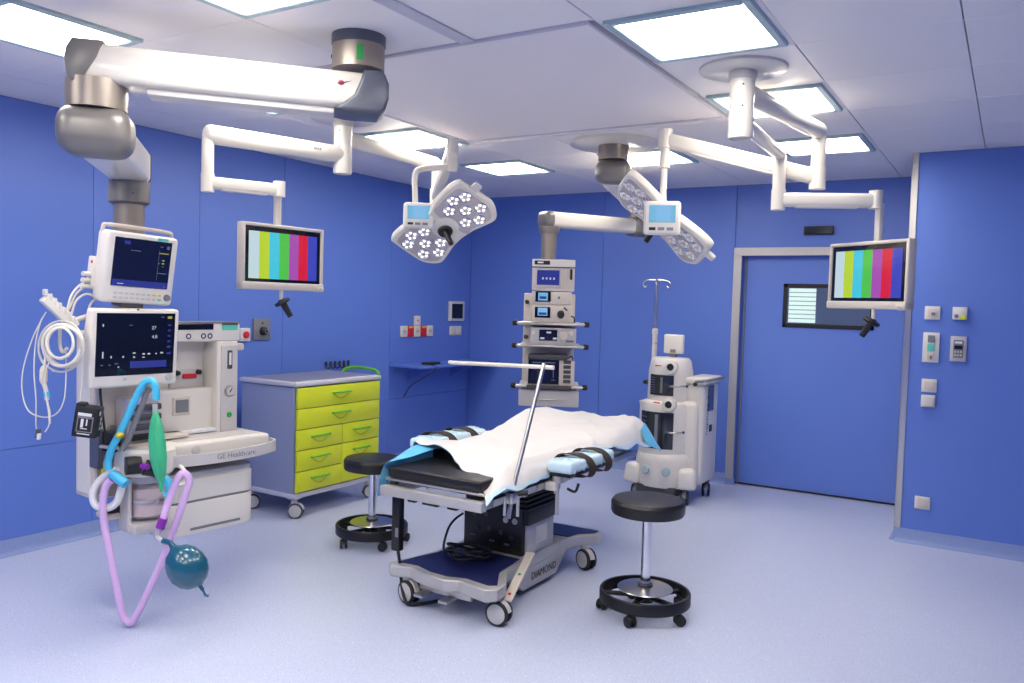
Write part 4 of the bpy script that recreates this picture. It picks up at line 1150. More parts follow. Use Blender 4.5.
# body: stacked towers, front at -y
MB().box((0.04, 0.06, 0.50), (0.50, 0.46, 0.72), 0.05, 4, taper=(0.94, 0.95)).build('body', 'plastic_white', su)
MB().lathe([(0, 0.40), (0.235, 0.40), (0.235, 0.78), (0.22, 0.83), (0.19, 0.85), (0, 0.86)], (-0.02, -0.06, 0), 40).build('lower_tower', 'plastic_white', su)
MB().lathe([(0, 0.84), (0.195, 0.84), (0.19, 1.10), (0.172, 1.19), (0.15, 1.215), (0, 1.225)], (-0.01, -0.03, 0), 40).build('upper_tower', 'plastic_white', su)
MB().lathe([(0, 0.13), (0.27, 0.13), (0.275, 0.2), (0.265, 0.34), (0.25, 0.40), (0.238, 0.415), (0, 0.415)], (-0.01, -0.05, 0), 40).build('skirt', 'plastic_white', su)
MB().box((0.235, 0.1, 0.58), (0.16, 0.40, 0.86), 0.03, 3).build('side_housing', 'plastic_white', su)
MB().box((0.24, 0.1, 1.035), (0.20, 0.44, 0.06), 0.02, 3).build('side_cap', 'plastic_white', su)
MB().box((0.317, 0.08, 0.88), (0.006, 0.15, 0.22), 0.003, 1).build('side_screen', 'dark_glass', su)
MB().box((0.317, 0.1, 0.62), (0.006, 0.07, 0.06), 0.003, 1).build('side_port', 'black_plastic', su)
MB().tube([(0.25, -0.13, 1.03), (0.27, -0.16, 1.035), (0.36, -0.15, 1.05), (0.38, 0.0, 1.055), (0.37, 0.25, 1.055)], 0.012, 10).build('side_grip', 'mid_grey', su)
MB().lathe([(0, 0.02), (0.016, 0.018), (0.018, 0)], (0.25, -0.14, 1.01), 14, align((0, -1, 0))).build('grip_knob', 'black_plastic', su)
for s in (-1, 1):
    MB().box((s*0.23, -0.20, 0.22), (0.17, 0.2, 0.17), 0.035, 3, RZ(R(s*16)), taper=(0.8, 0.75)).build('foot_wing', 'plastic_white', su)
# canister windows follow the round towers
def window(z0, z1, cyl_c, r, a0, a1, name):
    o = MB().lathe([(r-0.004, z0), (r+0.004, z0), (r+0.005, z0+0.01), (r+0.005, z1-0.01), (r+0.004, z1), (r-0.004, z1)], cyl_c, 18, RZ(a0), arc=a1-a0).build(name, 'dark_glass', su)
    for k in range(7):
        zz_ = z0+(z1-z0)*(0.12+0.12*k)
        MB().lathe([(r+0.005, zz_), (r+0.0065, zz_), (r+0.0065, zz_+0.004), (r+0.005, zz_+0.004)], cyl_c, 5, RZ(a0+0.05), arc=(a1-a0)*0.22).build('scale_mark', 'mid_grey', o)
    MB().lathe([(r+0.005, z0+0.02), (r+0.0075, z0+0.02), (r+0.0075, z1-0.02), (r+0.005, z1-0.02)], cyl_c, 5, RZ(a0+(a1-a0)*0.5), arc=(a1-a0)*0.09).build('float_tube', 'mid_grey', o)
window(0.455, 0.765, (-0.02, -0.06, 0), 0.235, R(228), R(304), 'canister_window')
window(0.90, 1.075, (-0.01, -0.03, 0), 0.193, R(232), R(298), 'canister_window')
for z, yc, r, x in ((0.835, -0.06, 0.215, 0.075), (1.145, -0.03, 0.18, 0.055)):
    y = yc-r
    MB().lathe([(0.0, 0.014), (0.03, 0.014), (0.031, 0.04), (0.055, 0.034), (0.06, 0.0), (0.058, -0.06), (0, -0.06)], (x, y, z), 26, align((0.15, -1, 0.06))).build('manifold_port', 'plastic_white', su)
    MB().lathe([(0, 0.018), (0.029, 0.018), (0.03, 0.015)], (x, y, z), 22, align((0.15, -1, 0.06))).build('port_hole', 'black_plastic', su)
    MB().box((x-0.115, y+0.012, z+0.005), (0.065, 0.012, 0.012), 0.003, 1, RZ(R(-12))).build('red_label', 'red', su)
for z, r in ((0.985, 0.195), (0.60, 0.24)):
    MB().tube([(0.06, -0.04-r, z), (0.12, -0.06-r, z+0.003), (0.19, -0.02-r*0.85, z+0.006)], 0.008, 10).build('front_bar', 'steel', su)
    MB().ball((0.19, -0.02-r*0.85, z+0.006), (0.012, 0.012, 0.012)).build('bar_end', 'black_plastic', su)
for x in (-0.10, 0.085):
    MB().lathe([(0, 0.016), (0.03, 0.014), (0.037, 0.006), (0.038, 0)], (x, -0.315, 0.275), 22, align((x*0.5, -1, 0.05))).build('round_knob', 'frame_teal', su)
MB().box((-0.255, -0.13, 0.32), (0.02, 0.05, 0.08), 0.008, 2).build('side_switch', 'dark_grey', su)
MB().box((-0.01, -0.2, 0.1), (0.34, 0.2, 0.08), 0.01, 2).build('under_tray', 'dark_grey', su)
MB().box((0.01, -0.04, 1.24), (0.06, 0.05, 0.06), 0.008, 1).build('screen_post', 'mid_grey', su)
MB().box((0.02, -0.06, 1.335), (0.175, 0.045, 0.165), 0.014, 3).build('touch_screen', 'plastic_white', su)
MB().box((0.02, -0.0845, 1.275), (0.05, 0.006, 0.03), 0.003, 1).build('screen_latch', 'mid_grey', su)
MB().cyl((-0.19, 0.02, 0.8), (-0.19, 0.02, 1.41), 0.022, n=18).build('pole_sleeve', 'plastic_white', su)
MB().cyl((-0.19, 0.02, 1.38), (-0.19, 0.02, 1.895), 0.0135, n=14).build('drip_pole', 'steel', su)
MB().lathe([(0.0136, 0.012), (0.022, 0.01), (0.022, -0.01), (0.0136, -0.012)], (-0.19, 0.02, 1.33), 16).build('red_band', 'red', su, M=T(0, 0, 0))
MB().lathe([(0.0136, 0.03), (0.026, 0.026), (0.026, -0.02), (0.02, -0.03)], (-0.19, 0.02, 1.43), 16).build('pole_clamp', 'plastic_white', su)
for k in range(4):
    a = R(20+90*k)
    c_, s_ = math.cos(a), math.sin(a)
    MB().tube([(-0.19+d*c_, 0.02+d*s_, z) for d, z in ((0, 1.885), (0.06, 1.885), (0.105, 1.87), (0.118, 1.84), (0.10, 1.82), (0.085, 1.835))], 0.005, 8, 5).build('drip_hook', 'steel', su)
MB().box((-0.275, 0.08, 0.72), (0.02, 0.17, 0.2), 0.006, 2, RY(R(-14))).build('side_flap', 'plastic_cream', su)
MB().ball((-0.245, -0.02, 0.985), (0.024, 0.028, 0.02)).build('side_knob', 'black_plastic', su)
MB().cyl((-0.24, -0.02, 0.985), (-0.17, -0.02, 0.975), 0.012, n=12).build('knob_stem', 'dark_grey', su)
text('name_lettering', 'neptune 2', 0.085, 'base_navy', su, T(0.3165, 0.0, 0.74) @ RZ(PI/2) @ RX_(PI/2) @ RZ(PI/2))
for cx, cy in ((-0.22, -0.22), (0.22, -0.22), (0.26, 0.22), (-0.2, 0.22)):
    castor(su, cx, cy, 0.058, 0.024, 'mid_grey', R(-75), 'black_rubber', 'dark_grey', 0.15)

# ------------------------------------------------------------------ anaesthesia machine on the big pendant
def at(px, py, depth):
    """the room point seen at a photo pixel at the given distance along the view axis"""
    return Vector((0, 0, CAM_H)) + (fwd + rgt*((px-512.0)/FPX) - upv*((py-341.5)/FPX))*depth
MO = (-3.94, 2.605)
am = thing('anaesthesia_machine', 'white anaesthesia workstation with work tray, drawers and dark display, hung on the pendant', 'anaesthesia machine', (MO[0], MO[1], 0), R(84))
MW = T(MO[0], MO[1], 0) @ RZ(R(84))
MWi = MW.inverted()
# upright back with hood, alcove and gauge pillar
MB().box((0.335, 0.09, 1.15), (0.545, 0.05, 0.66), 0.006, 2).build('back_panel', 'plastic_white', am)
hood = MB().box((0.345, 0.02, 1.435), (0.56, 0.18, 0.105), 0.012, 3).build('hood', 'plastic_white', am)
MB().box((0.26, -0.0715, 1.466), (0.38, 0.006, 0.032), 0.002, 1).build('hood_display', 'screen_black', hood)
MB().box((0.555, -0.072, 1.462), (0.10, 0.006, 0.03), 0.002, 1).build('green_badge', 'button_teal', hood)
MB().box((0.555, -0.073, 1.481), (0.10, 0.005, 0.01)).build('badge_strip', 'dark_grey', hood, ang=0)
for x in (0.30, 0.39, 0.43):
    MB().lathe([(0.009, 0.001), (0.016, 0.001), (0.016, 0), (0.009, 0)], (x, -0.0705, 1.415), 14, align((0, -1, 0))).build('hood_icon', 'base_navy', hood)
MB().box((0.345, 0.02, 1.489), (0.56, 0.185, 0.008), 0.002, 1).build('hood_top', 'mid_grey', hood)
MB().box((0.62, -0.05, 1.35), (0.06, 0.05, 0.04), 0.008, 2).build('side_hook', 'plastic_cream', am)
pil = MB().box((0.54, 0.0, 1.10), (0.135, 0.16, 0.57), 0.012, 3).build('gauge_pillar', 'plastic_white', am)
MB().box((0.545, -0.084, 1.10), (0.105, 0.01, 0.52), 0.008, 2).build('gauge_face', 'plastic_grey', pil)
MB().box((0.545, -0.091, 1.28), (0.032, 0.006, 0.105), 0.004, 1).build('flow_tube', 'dark_grey', pil)
MB().box((0.545, -0.0945, 1.285), (0.014, 0.002, 0.07)).build('flow_scale', 'text_white', pil, ang=0)
MB().lathe([(0, 0.012), (0.03, 0.011), (0.034, 0.004), (0.034, 0)], (0.545, -0.089, 1.10), 22, align((0, -1, 0))).build('pressure_gauge', 'steel', pil)
MB().lathe([(0, 0.003), (0.022, 0.003), (0.022, 0)], (0.545, -0.1, 1.10), 20, align((0, -1, 0))).build('gauge_dial', 'plastic_cream', pil)
MB().box((0.545, -0.1045, 1.105), (0.004, 0.002, 0.026), 0, 1, RY(R(35))).build('gauge_needle', 'black_plastic', pil)
MB().lathe([(0, 0.008), (0.014, 0.007), (0.016, 0)], (0.545, -0.09, 0.965), 16, align((0, -1, 0))).build('green_button', 'green', pil)
MB().box((0.285, 0.03, 1.0), (0.41, 0.12, 0.24), 0.012, 3).build('lower_console', 'plastic_white', am)
MB().box((0.285, -0.032, 1.03), (0.105, 0.012, 0.10), 0.003, 1).build('console_niche', 'plastic_cream', am)
MB().box((0.285, -0.039, 1.03), (0.075, 0.004, 0.07)).build('niche_inside', 'mid_grey', am, ang=0)
MB().box((0.36, 0.055, 1.17), (0.20, 0.02, 0.10), 0.004, 1).build('socket_plate', 'plastic_grey', am)
MB().box((0.375, 0.04, 1.185), (0.085, 0.014, 0.026), 0.004, 1).build('red_tag', 'red', am)
for x in (0.30, 0.43):
    MB().lathe([(0, 0.03), (0.012, 0.028), (0.016, 0)], (x, 0.05, 1.205), 12, align((0, -1, 0))).build('black_socket', 'black_plastic', am)
MB().box((0.33, -0.02, 0.885), (0.46, 0.1, 0.02), 0.004, 1).build('light_strip', 'text_white', am)
# work surface, tray with bow front, drawers
tbl = MB().box((0.35, -0.115, 0.825), (0.66, 0.34, 0.085), 0.016, 3).build('work_surface', 'plastic_white', am)
MB().box((0.40, -0.10, 0.869), (0.50, 0.26, 0.003)).build('surface_mat', 'plastic_grey', tbl, ang=0)
MB().lathe([(0, 0.005), (0.02, 0.005), (0.026, 0.002), (0.026, 0)], (0.22, -0.285, 0.825), 20, align((0, -1, 0))).build('brake_button', 'plastic_grey', tbl)
MB().box((0.14, -0.05, 0.885), (0.26, 0.2, 0.02), 0.008, 2).build('paper_tray', 'plastic_cream', tbl)
tray = MB().tube([(0.02, -0.30, 0.795), (0.10, -0.345, 0.792), (0.28, -0.375, 0.792), (0.50, -0.375, 0.796), (0.66, -0.335, 0.80), (0.72, -0.26, 0.80), (0.705, -0.14, 0.80)], 0.012, flat=(0.016, 0.058, (0, 0, 1), 1), k=6).build('tray_bow', 'plastic_grey', am)
MB().prism([(0.05, -0.29), (0.12, -0.335), (0.28, -0.365), (0.50, -0.365), (0.65, -0.325), (0.705, -0.25), (0.695, -0.1), (0.05, -0.1)], 0.764, 0.772, 0.002, 1).build('tray_floor', 'plastic_grey', am)
lt = text('lettering', 'GE Healthcare', 0.040, 'text_grey', tray, T(0.40, 0, 0.795) @ RX_(PI/2))
bow = spline([(0.02, -0.30, 0.795), (0.10, -0.345, 0.792), (0.28, -0.375, 0.792), (0.50, -0.375, 0.796), (0.66, -0.335, 0.80), (0.72, -0.26, 0.80)], 12)
for v in lt.data.vertices:
    b_ = min(bow, key=lambda q: abs(q.x-v.co.x))
    v.co.y += b_.y-0.0086
MB().box((0.36, -0.01, 0.74), (0.52, 0.2, 0.10), 0.01, 2).build('under_frame', 'plastic_grey', am)
def rr(x0, x1, y0, y1, r, n=5):
    P = []
    for cx, cy, a0 in ((x1-r, y1-r, 0), (x0+r, y1-r, 90), (x0+r, y0+r, 180), (x1-r, y0+r, 270)):
        for k in range(n+1):
            a = R(a0+90*k/n)
            P.append((cx+r*math.cos(a), cy+r*math.sin(a)))
    return P
cab = MB().prism(rr(0.055, 0.575, -0.29, 0.1, 0.07), 0.38, 0.70, 0.01, 2).build('drawer_cabinet', 'plastic_white', am)
MB().prism(rr(0.05, 0.58, -0.295, 0.1, 0.07), 0.69, 0.715, 0.006, 2).build('cabinet_top', 'plastic_grey', cab)
for z0, z1 in ((0.565, 0.682), (0.385, 0.555)):
    d = MB().prism(rr(0.048, 0.582, -0.302, -0.12, 0.068), z0, z1, 0.008, 3).build('drawer', 'plastic_white', am)
    if z0 < 0.5:
        MB().box((0.33, -0.303, z0+0.03), (0.30, 0.008, 0.014), 0.004, 2).build('grip_slot', 'mid_grey', d)
MB().prism(rr(0.052, 0.578, -0.297, -0.1, 0.068), 0.552, 0.568, 0).build('drawer_gap', 'mid_grey', cab)
# breathing-system block on the left
MB().lathe([(0, 0.735), (0.125, 0.735), (0.14, 0.75), (0.145, 0.80), (0.14, 0.855), (0.125, 0.868), (0, 0.868)], (-0.02, -0.22, 0), 36).build('bellows_base', 'plastic_white', am)
MB().lathe([(0, 0.868), (0.10, 0.868), (0.10, 0.885), (0, 0.885)], (-0.02, -0.2, 0), 32).build('bellows_seat', 'plastic_cream', am)
MB().lathe([(0, 0.70), (0.10, 0.70), (0.105, 0.735), (0, 0.735)], (-0.02, -0.24, 0), 30).build('canister_lid', 'clear_plastic', am)
can = MB().lathe([(0.0, 0.52), (0.083, 0.52), (0.086, 0.53), (0.086, 0.70), (0.0, 0.70)], (-0.02, -0.24, 0), 30).build('absorber_canister', 'clear_shell', am)
MB().lathe([(0, 0.53), (0.078, 0.53), (0.078, 0.665), (0, 0.67)], (-0.02, -0.24, 0), 28).build('soda_lime', 'lime_granule', can)
MB().lathe([(0.088, 0.60), (0.094, 0.60), (0.094, 0.615), (0.088, 0.615)], (-0.02, -0.24, 0), 30).build('canister_band', 'steel', am)
MB().box((-0.125, -0.22, 0.59), (0.02, 0.1, 0.26), 0.004, 1).box((-0.03, -0.24, 0.475), (0.20, 0.18, 0.05), 0.01, 2).build('canister_bracket', 'plastic_grey', am)
MB().box((-0.14, -0.16, 0.56), (0.08, 0.06, 0.05), 0.01, 2).build('black_valve', 'black_plastic', am)
MB().box((-0.17, -0.14, 0.53), (0.07, 0.12, 0.03), 0.01, 2).build('bracket_foot', 'plastic_cream', am)
# vaporiser rack behind the bag
vr = MB().box((-0.02, -0.135, 1.0), (0.17, 0.12, 0.23), 0.01, 2).build('vaporiser', 'lamp_plate', am)
for k in range(4):
    MB().box((-0.01, -0.20, 0.915+0.05*k), (0.16, 0.03, 0.032), 0.008, 2).build('vaporiser_dial', 'dark_grey' if k else 'black_plastic', vr)
MB().box((-0.06, -0.20, 1.1), (0.05, 0.02, 0.04), 0.006, 1).build('lilac_cap', 'hose_lilac', vr)
MB().box((-0.16, -0.15, 0.90), (0.05, 0.1, 0.10), 0.008, 2).build('arm_clamp', 'black_plastic', am)
MB().tube([(-0.22, -0.16, 0.885), (-0.13, -0.24, 0.872), (-0.05, -0.30, 0.868)], 0.01, flat=(0.03, 0.012, (0, 0, 1)), k=5).build('support_bar', 'steel_dull', am)
MB().cyl((-0.09, -0.33, 0.79), (-0.02, -0.345, 0.77), 0.042, n=20).build('valve_drum', 'black_plastic', am)
MB().cyl((-0.165, -0.30, 0.80), (-0.10, -0.32, 0.80), 0.045, n=20).build('valve_drum', 'black_plastic', am)
MB().cyl((-0.115, -0.345, 0.80), (-0.105, -0.40, 0.80), 0.014, n=12).build('purple_port', 'purple', am)
MB().tube([(0.09, -0.32, 0.77), (0.095, -0.36, 0.765), (0.10, -0.40, 0.72), (0.075, -0.42, 0.69), (0.04, -0.41, 0.69)], 0.011, 10).build('hose_hook', 'plastic_white', am)
MB().tube([(-0.17, -0.10, 0.80), (-0.175, -0.1, 0.7), (-0.165, -0.1, 0.64)], 0.012, 10).build('yellow_hose', 'yellow', am)
MB().box((-0.195, -0.06, 0.86), (0.03, 0.10, 0.20), 0.004, 1).build('rail_mount', 'cap_dark', am)
# ---- display of the machine
Mdisp = T(-0.105, -0.25, 1.375) @ RX_(R(4))
dp = MB().box((0, 0, 0), (0.445, 0.06, 0.385), 0.016, 3).build('display', 'plastic_white', am, M=Mdisp)
MB().box((0, -0.031, 0.02), (0.395, 0.004, 0.305), 0.001, 1).build('screen', 'screen_black', dp, M=Mdisp)
for x, z, w, h, m_ in ((0.155, 0.12, 0.026, 0.014, 'glow_yellow'), (0.12, 0.122, 0.018, 0.005, 'glow_dim'), (-0.155, 0.085, 0.006, 0.014, 'glow_white'), (-0.152, -0.045, 0.007, 0.034, 'glow_white'), (-0.115, -0.055, 0.006, 0.012, 'glow_white'),
                       (0.155, 0.085, 0.018, 0.01, 'screen_blue'), (0.155, 0.06, 0.018, 0.01, 'screen_blue'), (0.155, 0.035, 0.018, 0.01, 'screen_blue'), (0.155, 0.01, 0.018, 0.01, 'screen_blue'), (0.155, -0.015, 0.022, 0.012, 'screen_blue'), (0.157, -0.045, 0.024, 0.012, 'screen_blue'),
                       (0.06, -0.092, 0.21, 0.038, 'screen_blue'), (-0.155, -0.09, 0.012, 0.006, 'glow_dim'), (-0.12, -0.09, 0.012, 0.006, 'glow_dim'), (-0.09, -0.085, 0.02, 0.005, 'glow_dim'), (-0.08, -0.1, 0.008, 0.006, 'glow_white'),
                       (-0.06, -0.055, 0.008, 0.008, 'glow_white'), (-0.01, -0.04, 0.016, 0.007, 'glow_white'), (-0.01, -0.058, 0.01, 0.007, 'glow_white'), (0.035, -0.045, 0.014, 0.008, 'glow_white'), (0.06, -0.045, 0.014, 0.008, 'glow_white'), (0.035, -0.06, 0.012, 0.006, 'glow_white'), (0.095, -0.045, 0.006, 0.008, 'glow_white'), (0.122, -0.042, 0.016, 0.008, 'glow_white'), (-0.03, 0.085, 0.02, 0.004, 'glow_dim'), (0.0, 0.155, 0.012, 0.008, 'glow_dim')):
    MB().box((x*1.08, -0.0335, 0.02+z*1.1), (w*0.9, 0.001, h*0.9)).build('screen_mark', m_, dp, M=Mdisp)
text('readout', '27', 0.024, 'glow_white', dp, Mdisp @ T(0.085, -0.034, 0.10) @ RX_(PI/2))
text('readout', '4.8', 0.024, 'glow_white', dp, Mdisp @ T(0.09, -0.034, 0.055) @ RX_(PI/2))
MB().lathe([(0, 0.008), (0.017, 0.007), (0.02, 0)], (0.178, -0.03, -0.152), 20, align((0, -1, 0))).build('trim_knob', 'plastic_grey', dp, M=Mdisp)
MB().box((-0.05, -0.031, -0.152), (0.018, 0.003, 0.014), 0.001, 1).build('button', 'plastic_grey', dp, M=Mdisp)
MB().box((0.085, -0.031, -0.152), (0.018, 0.003, 0.014), 0.001, 1).build('button', 'plastic_grey', dp, M=Mdisp)
MB().box((-0.04, -0.14, 1.32), (0.12, 0.2, 0.1), 0.012, 2).build('display_arm', 'plastic_grey', am)

# ---- patient monitor on top
Mpm = T(-0.085, -0.25, 1.75) @ RX_(R(7)) @ RY(R(2.5))
pmn = thing('patient_monitor', 'white patient monitor with carry handle and navy screen above the machine display', 'monitor', M=MW @ T(-0.085, -0.25, 1.573))
Mp = T(0, 0, 0.19) @ RX_(R(7)) @ RY(R(2.5))
MB().box((0, 0.015, 0), (0.365, 0.10, 0.345), 0.02, 3).build('housing', 'plastic_white', pmn, M=Mp)
MB().box((0.005, 0.06, 0), (0.345, 0.07, 0.32), 0.02, 3).build('back_housing', 'plastic_cream', pmn, M=Mp)
MB().box((0.0, -0.037, 0.03), (0.288, 0.006, 0.235), 0.001, 1).build('screen', 'screen_navy', pmn, M=Mp)
MB().box((0.0, -0.0408, -0.07), (0.284, 0.001, 0.03)).build('screen_bar', 'screen_blue', pmn, M=Mp)
for x, z, w, h, m_ in ((-0.085, 0.125, 0.03, 0.016, 'screen_blue'), (-0.04, 0.09, 0.05, 0.004, 'glow_dim'), (0.08, 0.03, 0.002, 0.15, 'glow_dim'), (0.105, 0.09, 0.05, 0.005, 'glow_yellow'), (0.125, 0.12, 0.014, 0.016, 'glow_dim'), (0.09, 0.122, 0.015, 0.004, 'glow_dim'),
                       (0.105, 0.055, 0.012, 0.006, 'glow_yellow'), (0.105, 0.04, 0.012, 0.006, 'glow_yellow'), (0.105, 0.025, 0.01, 0.005, 'glow_green'), (0.085, 0.04, 0.01, 0.005, 'glow_dim'), (0.105, -0.01, 0.045, 0.005, 'glow_dim'), (-0.1, -0.075, 0.03, 0.004, 'glow_white'), (0.125, -0.077, 0.012, 0.005, 'glow_dim')):
    MB().box((x, -0.0412, z), (w, 0.001, h)).build('screen_mark', m_, pmn, M=Mp)
MB().box((0.095, -0.037, 0.158), (0.055, 0.004, 0.014), 0.001, 1).build('name_badge', 'button_teal', pmn, M=Mp)
MB().tube([(-0.17, 0.03, 0.13), (-0.175, 0.03, 0.185), (-0.15, 0.03, 0.197), (0, 0.03, 0.198), (0.15, 0.03, 0.195), (0.172, 0.03, 0.182), (0.172, 0.03, 0.15)], 0.010, 10).build('carry_handle', 'plastic_cream', pmn, M=Mp)
MB().lathe([(0, 0.016), (0.014, 0.015), (0.017, 0)], (0.148, -0.035, -0.13), 18, align((0, -1, 0))).build('trim_knob', 'mid_grey', pmn, M=Mp)
for i in range(9):
    for j in range(2):
        m_ = 'button_yellow' if (j == 0 and i > 6) else ('button_teal' if (j == 1 and i == 8) else 'plastic_grey')
        MB().box((-0.115+i*0.028, -0.0365, -0.122-0.022*j), (0.018, 0.003, 0.010), 0.001, 1).build('key', m_, pmn, M=Mp)
MB().box((-0.02, 0.02, -0.182), (0.12, 0.09, 0.02), 0.004, 1).build('foot', 'dark_grey', pmn, M=Mp)
MB().box((-0.185, 0.065, -0.04), (0.03, 0.05, 0.15), 0.006, 2).build('module_strip', 'plastic_white', pmn, M=Mp)
MB().box((-0.201, 0.05, 0.01), (0.004, 0.012, 0.012)).build('red_socket', 'red', pmn, M=Mp)
for k in range(3):
    MB().cyl((-0.2, 0.055, -0.05-0.03*k), (-0.24, 0.045, -0.05-0.03*k), 0.011, n=12).build('plug', 'cable_ivory', pmn, M=Mp)

# ---- cable hanger and cables on its left
hg = thing('cable_hanger', 'white notched cable hanger on an arm at the left of the monitors', 'cable hanger', at(58, 312, 3.85))
h0 = at(58, 312, 3.85)
Wh = T(-h0.x, -h0.y, -h0.z)
p0, p1 = at(44, 297, 3.80), at(75, 327, 3.90)
dd = p1-p0
beam(MB(), p0, p1, 0.06, 0.05, 0.008, 2).build('hanger_bar', 'plastic_white', hg, M=Wh)
for k in range(7):
    q = p0+dd*(0.06+0.147*k)
    MB().box(q+Vector((0.008, -0.008, 0.03)), (0.012, 0.05, 0.03), 0.003, 1, yawmat(dd)).build('notch_tooth', 'plastic_white', hg, M=Wh)
MB().tube([at(70, 322, 3.9), at(82, 318, 3.95), at(92, 316, 4.0), at(112, 316, 4.12)], 0.013, 10).build('support_arm', 'plastic_white', hg, M=Wh)
MB().tube([at(60, 325, 3.84), at(60, 345, 3.84), at(63, 352, 3.83), at(67, 348, 3.82)], 0.008, 8).build('hook', 'plastic_white', hg, M=Wh)
def cable(name, label, pts, r, material, group=None, n=8, k=6):
    return tag(MB().tube(pts, r, n, k).build(name, material), label, 'cable', group)
c0 = (65, 345)
def coil_pts(cx, cy, rx, ry, turns, dep, ph=0.0, jit=1.0):
    P = []
    N = int(turns*12)
    for k in range(N+1):
        a = ph+2*PI*k/12
        w = 1+0.05*jit*math.sin(k*0.83)
        P.append(at(cx+rx*w*math.cos(a)+jit*1.2*math.sin(k*0.37), cy+ry*w*math.sin(a)+jit*math.cos(k*0.51), dep+0.012*math.sin(k*0.77)-0.0006*k))
    return P
cable('monitor_cable', 'thick ivory monitor cable wound in a round coil below the hanger', coil_pts(63, 346, 19, 20, 3.0, 3.80), 0.0085, 'cable_ivory')
cable('monitor_cable', 'smaller ivory cable loop nested inside the round coil', coil_pts(60, 343, 13, 15, 2.0, 3.77, 1.0, 0.6), 0.006, 'cable_ivory')
cable('monitor_cable', 'loose thin ivory cable loop around the outside of the round coil', coil_pts(61, 347, 22, 23, 2.0, 3.84, 2.0, 1.6), 0.0045, 'cable_ivory')
cable('lead_wire', 'long thin white lead drooping in a wide loop below the hanger', [at(x, y, 3.80) for x, y in ((46, 312), (34, 335), (24, 365), (22, 390), (28, 410), (42, 417), (56, 414), (64, 400), (66, 375), (66, 350))], 0.003, 'cable_ivory')
cable('lead_wire', 'thin white lead hanging straight down beside the grey connector', [at(x, y, 3.79) for x, y in ((42, 318), (36, 340), (34, 370), (36, 400), (36, 425), (38, 433))], 0.003, 'cable_ivory')
cable('lead_wire', 'short thin white lead curling down from the coil to a clip', [at(x, y, 3.76) for x, y in ((52, 355), (45, 375), (46, 395), (50, 412), (49, 425), (45, 432))], 0.003, 'cable_ivory')
cn = thing('cable_connector', 'ivory cable connector with a cyan band hanging under the coil', 'connector', at(45, 372, 3.78))
c1 = at(45, 372, 3.78)
Wc = T(-c1.x, -c1.y, -c1.z)
MB().tube([at(46, 350, 3.79), at(45, 362, 3.78), at(44, 366, 3.78)], 0.006, 8).build('lead', 'cable_ivory', cn, M=Wc)
MB().tube([at(44, 366, 3.78), at(43.5, 371, 3.78), at(43.5, 380, 3.78), at(44, 384, 3.78)], [0.010, 0.017, 0.017, 0.010], 14).build('ferrule', 'plastic_cream', cn, M=Wc)
MB().tube([at(44, 384, 3.78), at(46, 391, 3.78), at(47, 400, 3.78)], 0.010, 12).build('sleeve', 'cable_ivory', cn, M=Wc)
MB().tube([at(46.3, 392, 3.775), at(47, 397, 3.775)], 0.0125, 12, smooth=False).build('cyan_band', 'hose_cyan', cn, M=Wc)
MB().tube([at(47, 400, 3.78), at(49, 412, 3.78), at(50, 424, 3.78)], 0.005, 8).build('tail', 'cable_ivory', cn, M=Wc)
cl = thing('lead_clip', 'small dark lead clip dangling at the end of a white wire', 'clip', at(38, 434, 3.79))
c2 = at(38, 434, 3.79)
Wk = T(-c2.x, -c2.y, -c2.z)
MB().box(c2, (0.022, 0.016, 0.05), 0.004, 1, RY(R(12))).build('clip_body', 'dark_grey', cl, M=Wk)
MB().box(c2+Vector((0.008, 0.0, -0.01)), (0.012, 0.018, 0.03), 0.003, 1, RY(R(12))).build('clip_jaw', 'plastic_white', cl, M=Wk)
for k, (y0, dp_) in enumerate(((285, 0.0), (290, 0.02), (297, 0.04))):
    cable('sensor_cable', ('upper', 'middle', 'lower')[k]+' of three ivory cables arching from the patient monitor to the hanger', [at(96, y0, 3.96), at(86, y0-3, 3.93), at(76, y0+4, 3.90), at(70, y0+14+3*k, 3.87), at(66-2*k, 318, 3.85)], 0.0055, 'cable_ivory')
cable('sensor_cable', 'ivory cable dropping from the patient monitor past the black module', [at(98, 297, 3.97), at(90, 305, 3.95), at(86, 325, 3.93), at(83, 350, 3.90), at(82, 380, 3.89), at(80, 402, 3.87)], 0.005, 'cable_ivory')

# ---- black module box hanging on the pendant
bc = at(88, 421, 3.86)
mdv = thing('monitoring_module', 'black module box with white print, hung on the pendant side by a cable', 'medical module', M=T(bc.x, bc.y, bc.z) @ RZ(R(42)) @ RY(R(8)))
MB().box((0, 0, 0), (0.105, 0.085, 0.145), 0.006, 2).build('housing', 'black_plastic', mdv)
MB().box((-0.035, 0, 0.075), (0.04, 0.06, 0.02), 0.006, 1).build('top_socket', 'black_plastic', mdv)
MB().box((-0.0, -0.0435, -0.01), (0.07, 0.002, 0.075)).build('label_frame', 'mid_grey', mdv, ang=0)
MB().box((0.0, -0.0448, -0.012), (0.06, 0.001, 0.06)).build('label_field', 'black_plastic', mdv, ang=0)
MB().box((-0.005, -0.0437, 0.036), (0.06, 0.002, 0.014)).build('label_stripe', 'text_white', mdv, ang=0)
for x, z, w, h in ((-0.012, -0.005, 0.012, 0.04), (0.008, 0.0, 0.006, 0.03), (-0.002, -0.03, 0.03, 0.004), (0.0, -0.055, 0.055, 0.005)):
    MB().box((x, -0.0455, z), (w, 0.001, h)).build('print_mark', 'text_white', mdv, ang=0)
MB().lathe([(0, 0.001), (0.01, 0.001), (0.01, 0)], (0.053, -0.02, 0.045), 14, align((1, 0, 0))).build('print_dot', 'text_white', mdv)
for z in (0.015, -0.005, -0.03):
    MB().box((0.0535, 0.008, z), (0.001, 0.014, 0.014)).build('print_mark', 'text_white', mdv, ang=0)
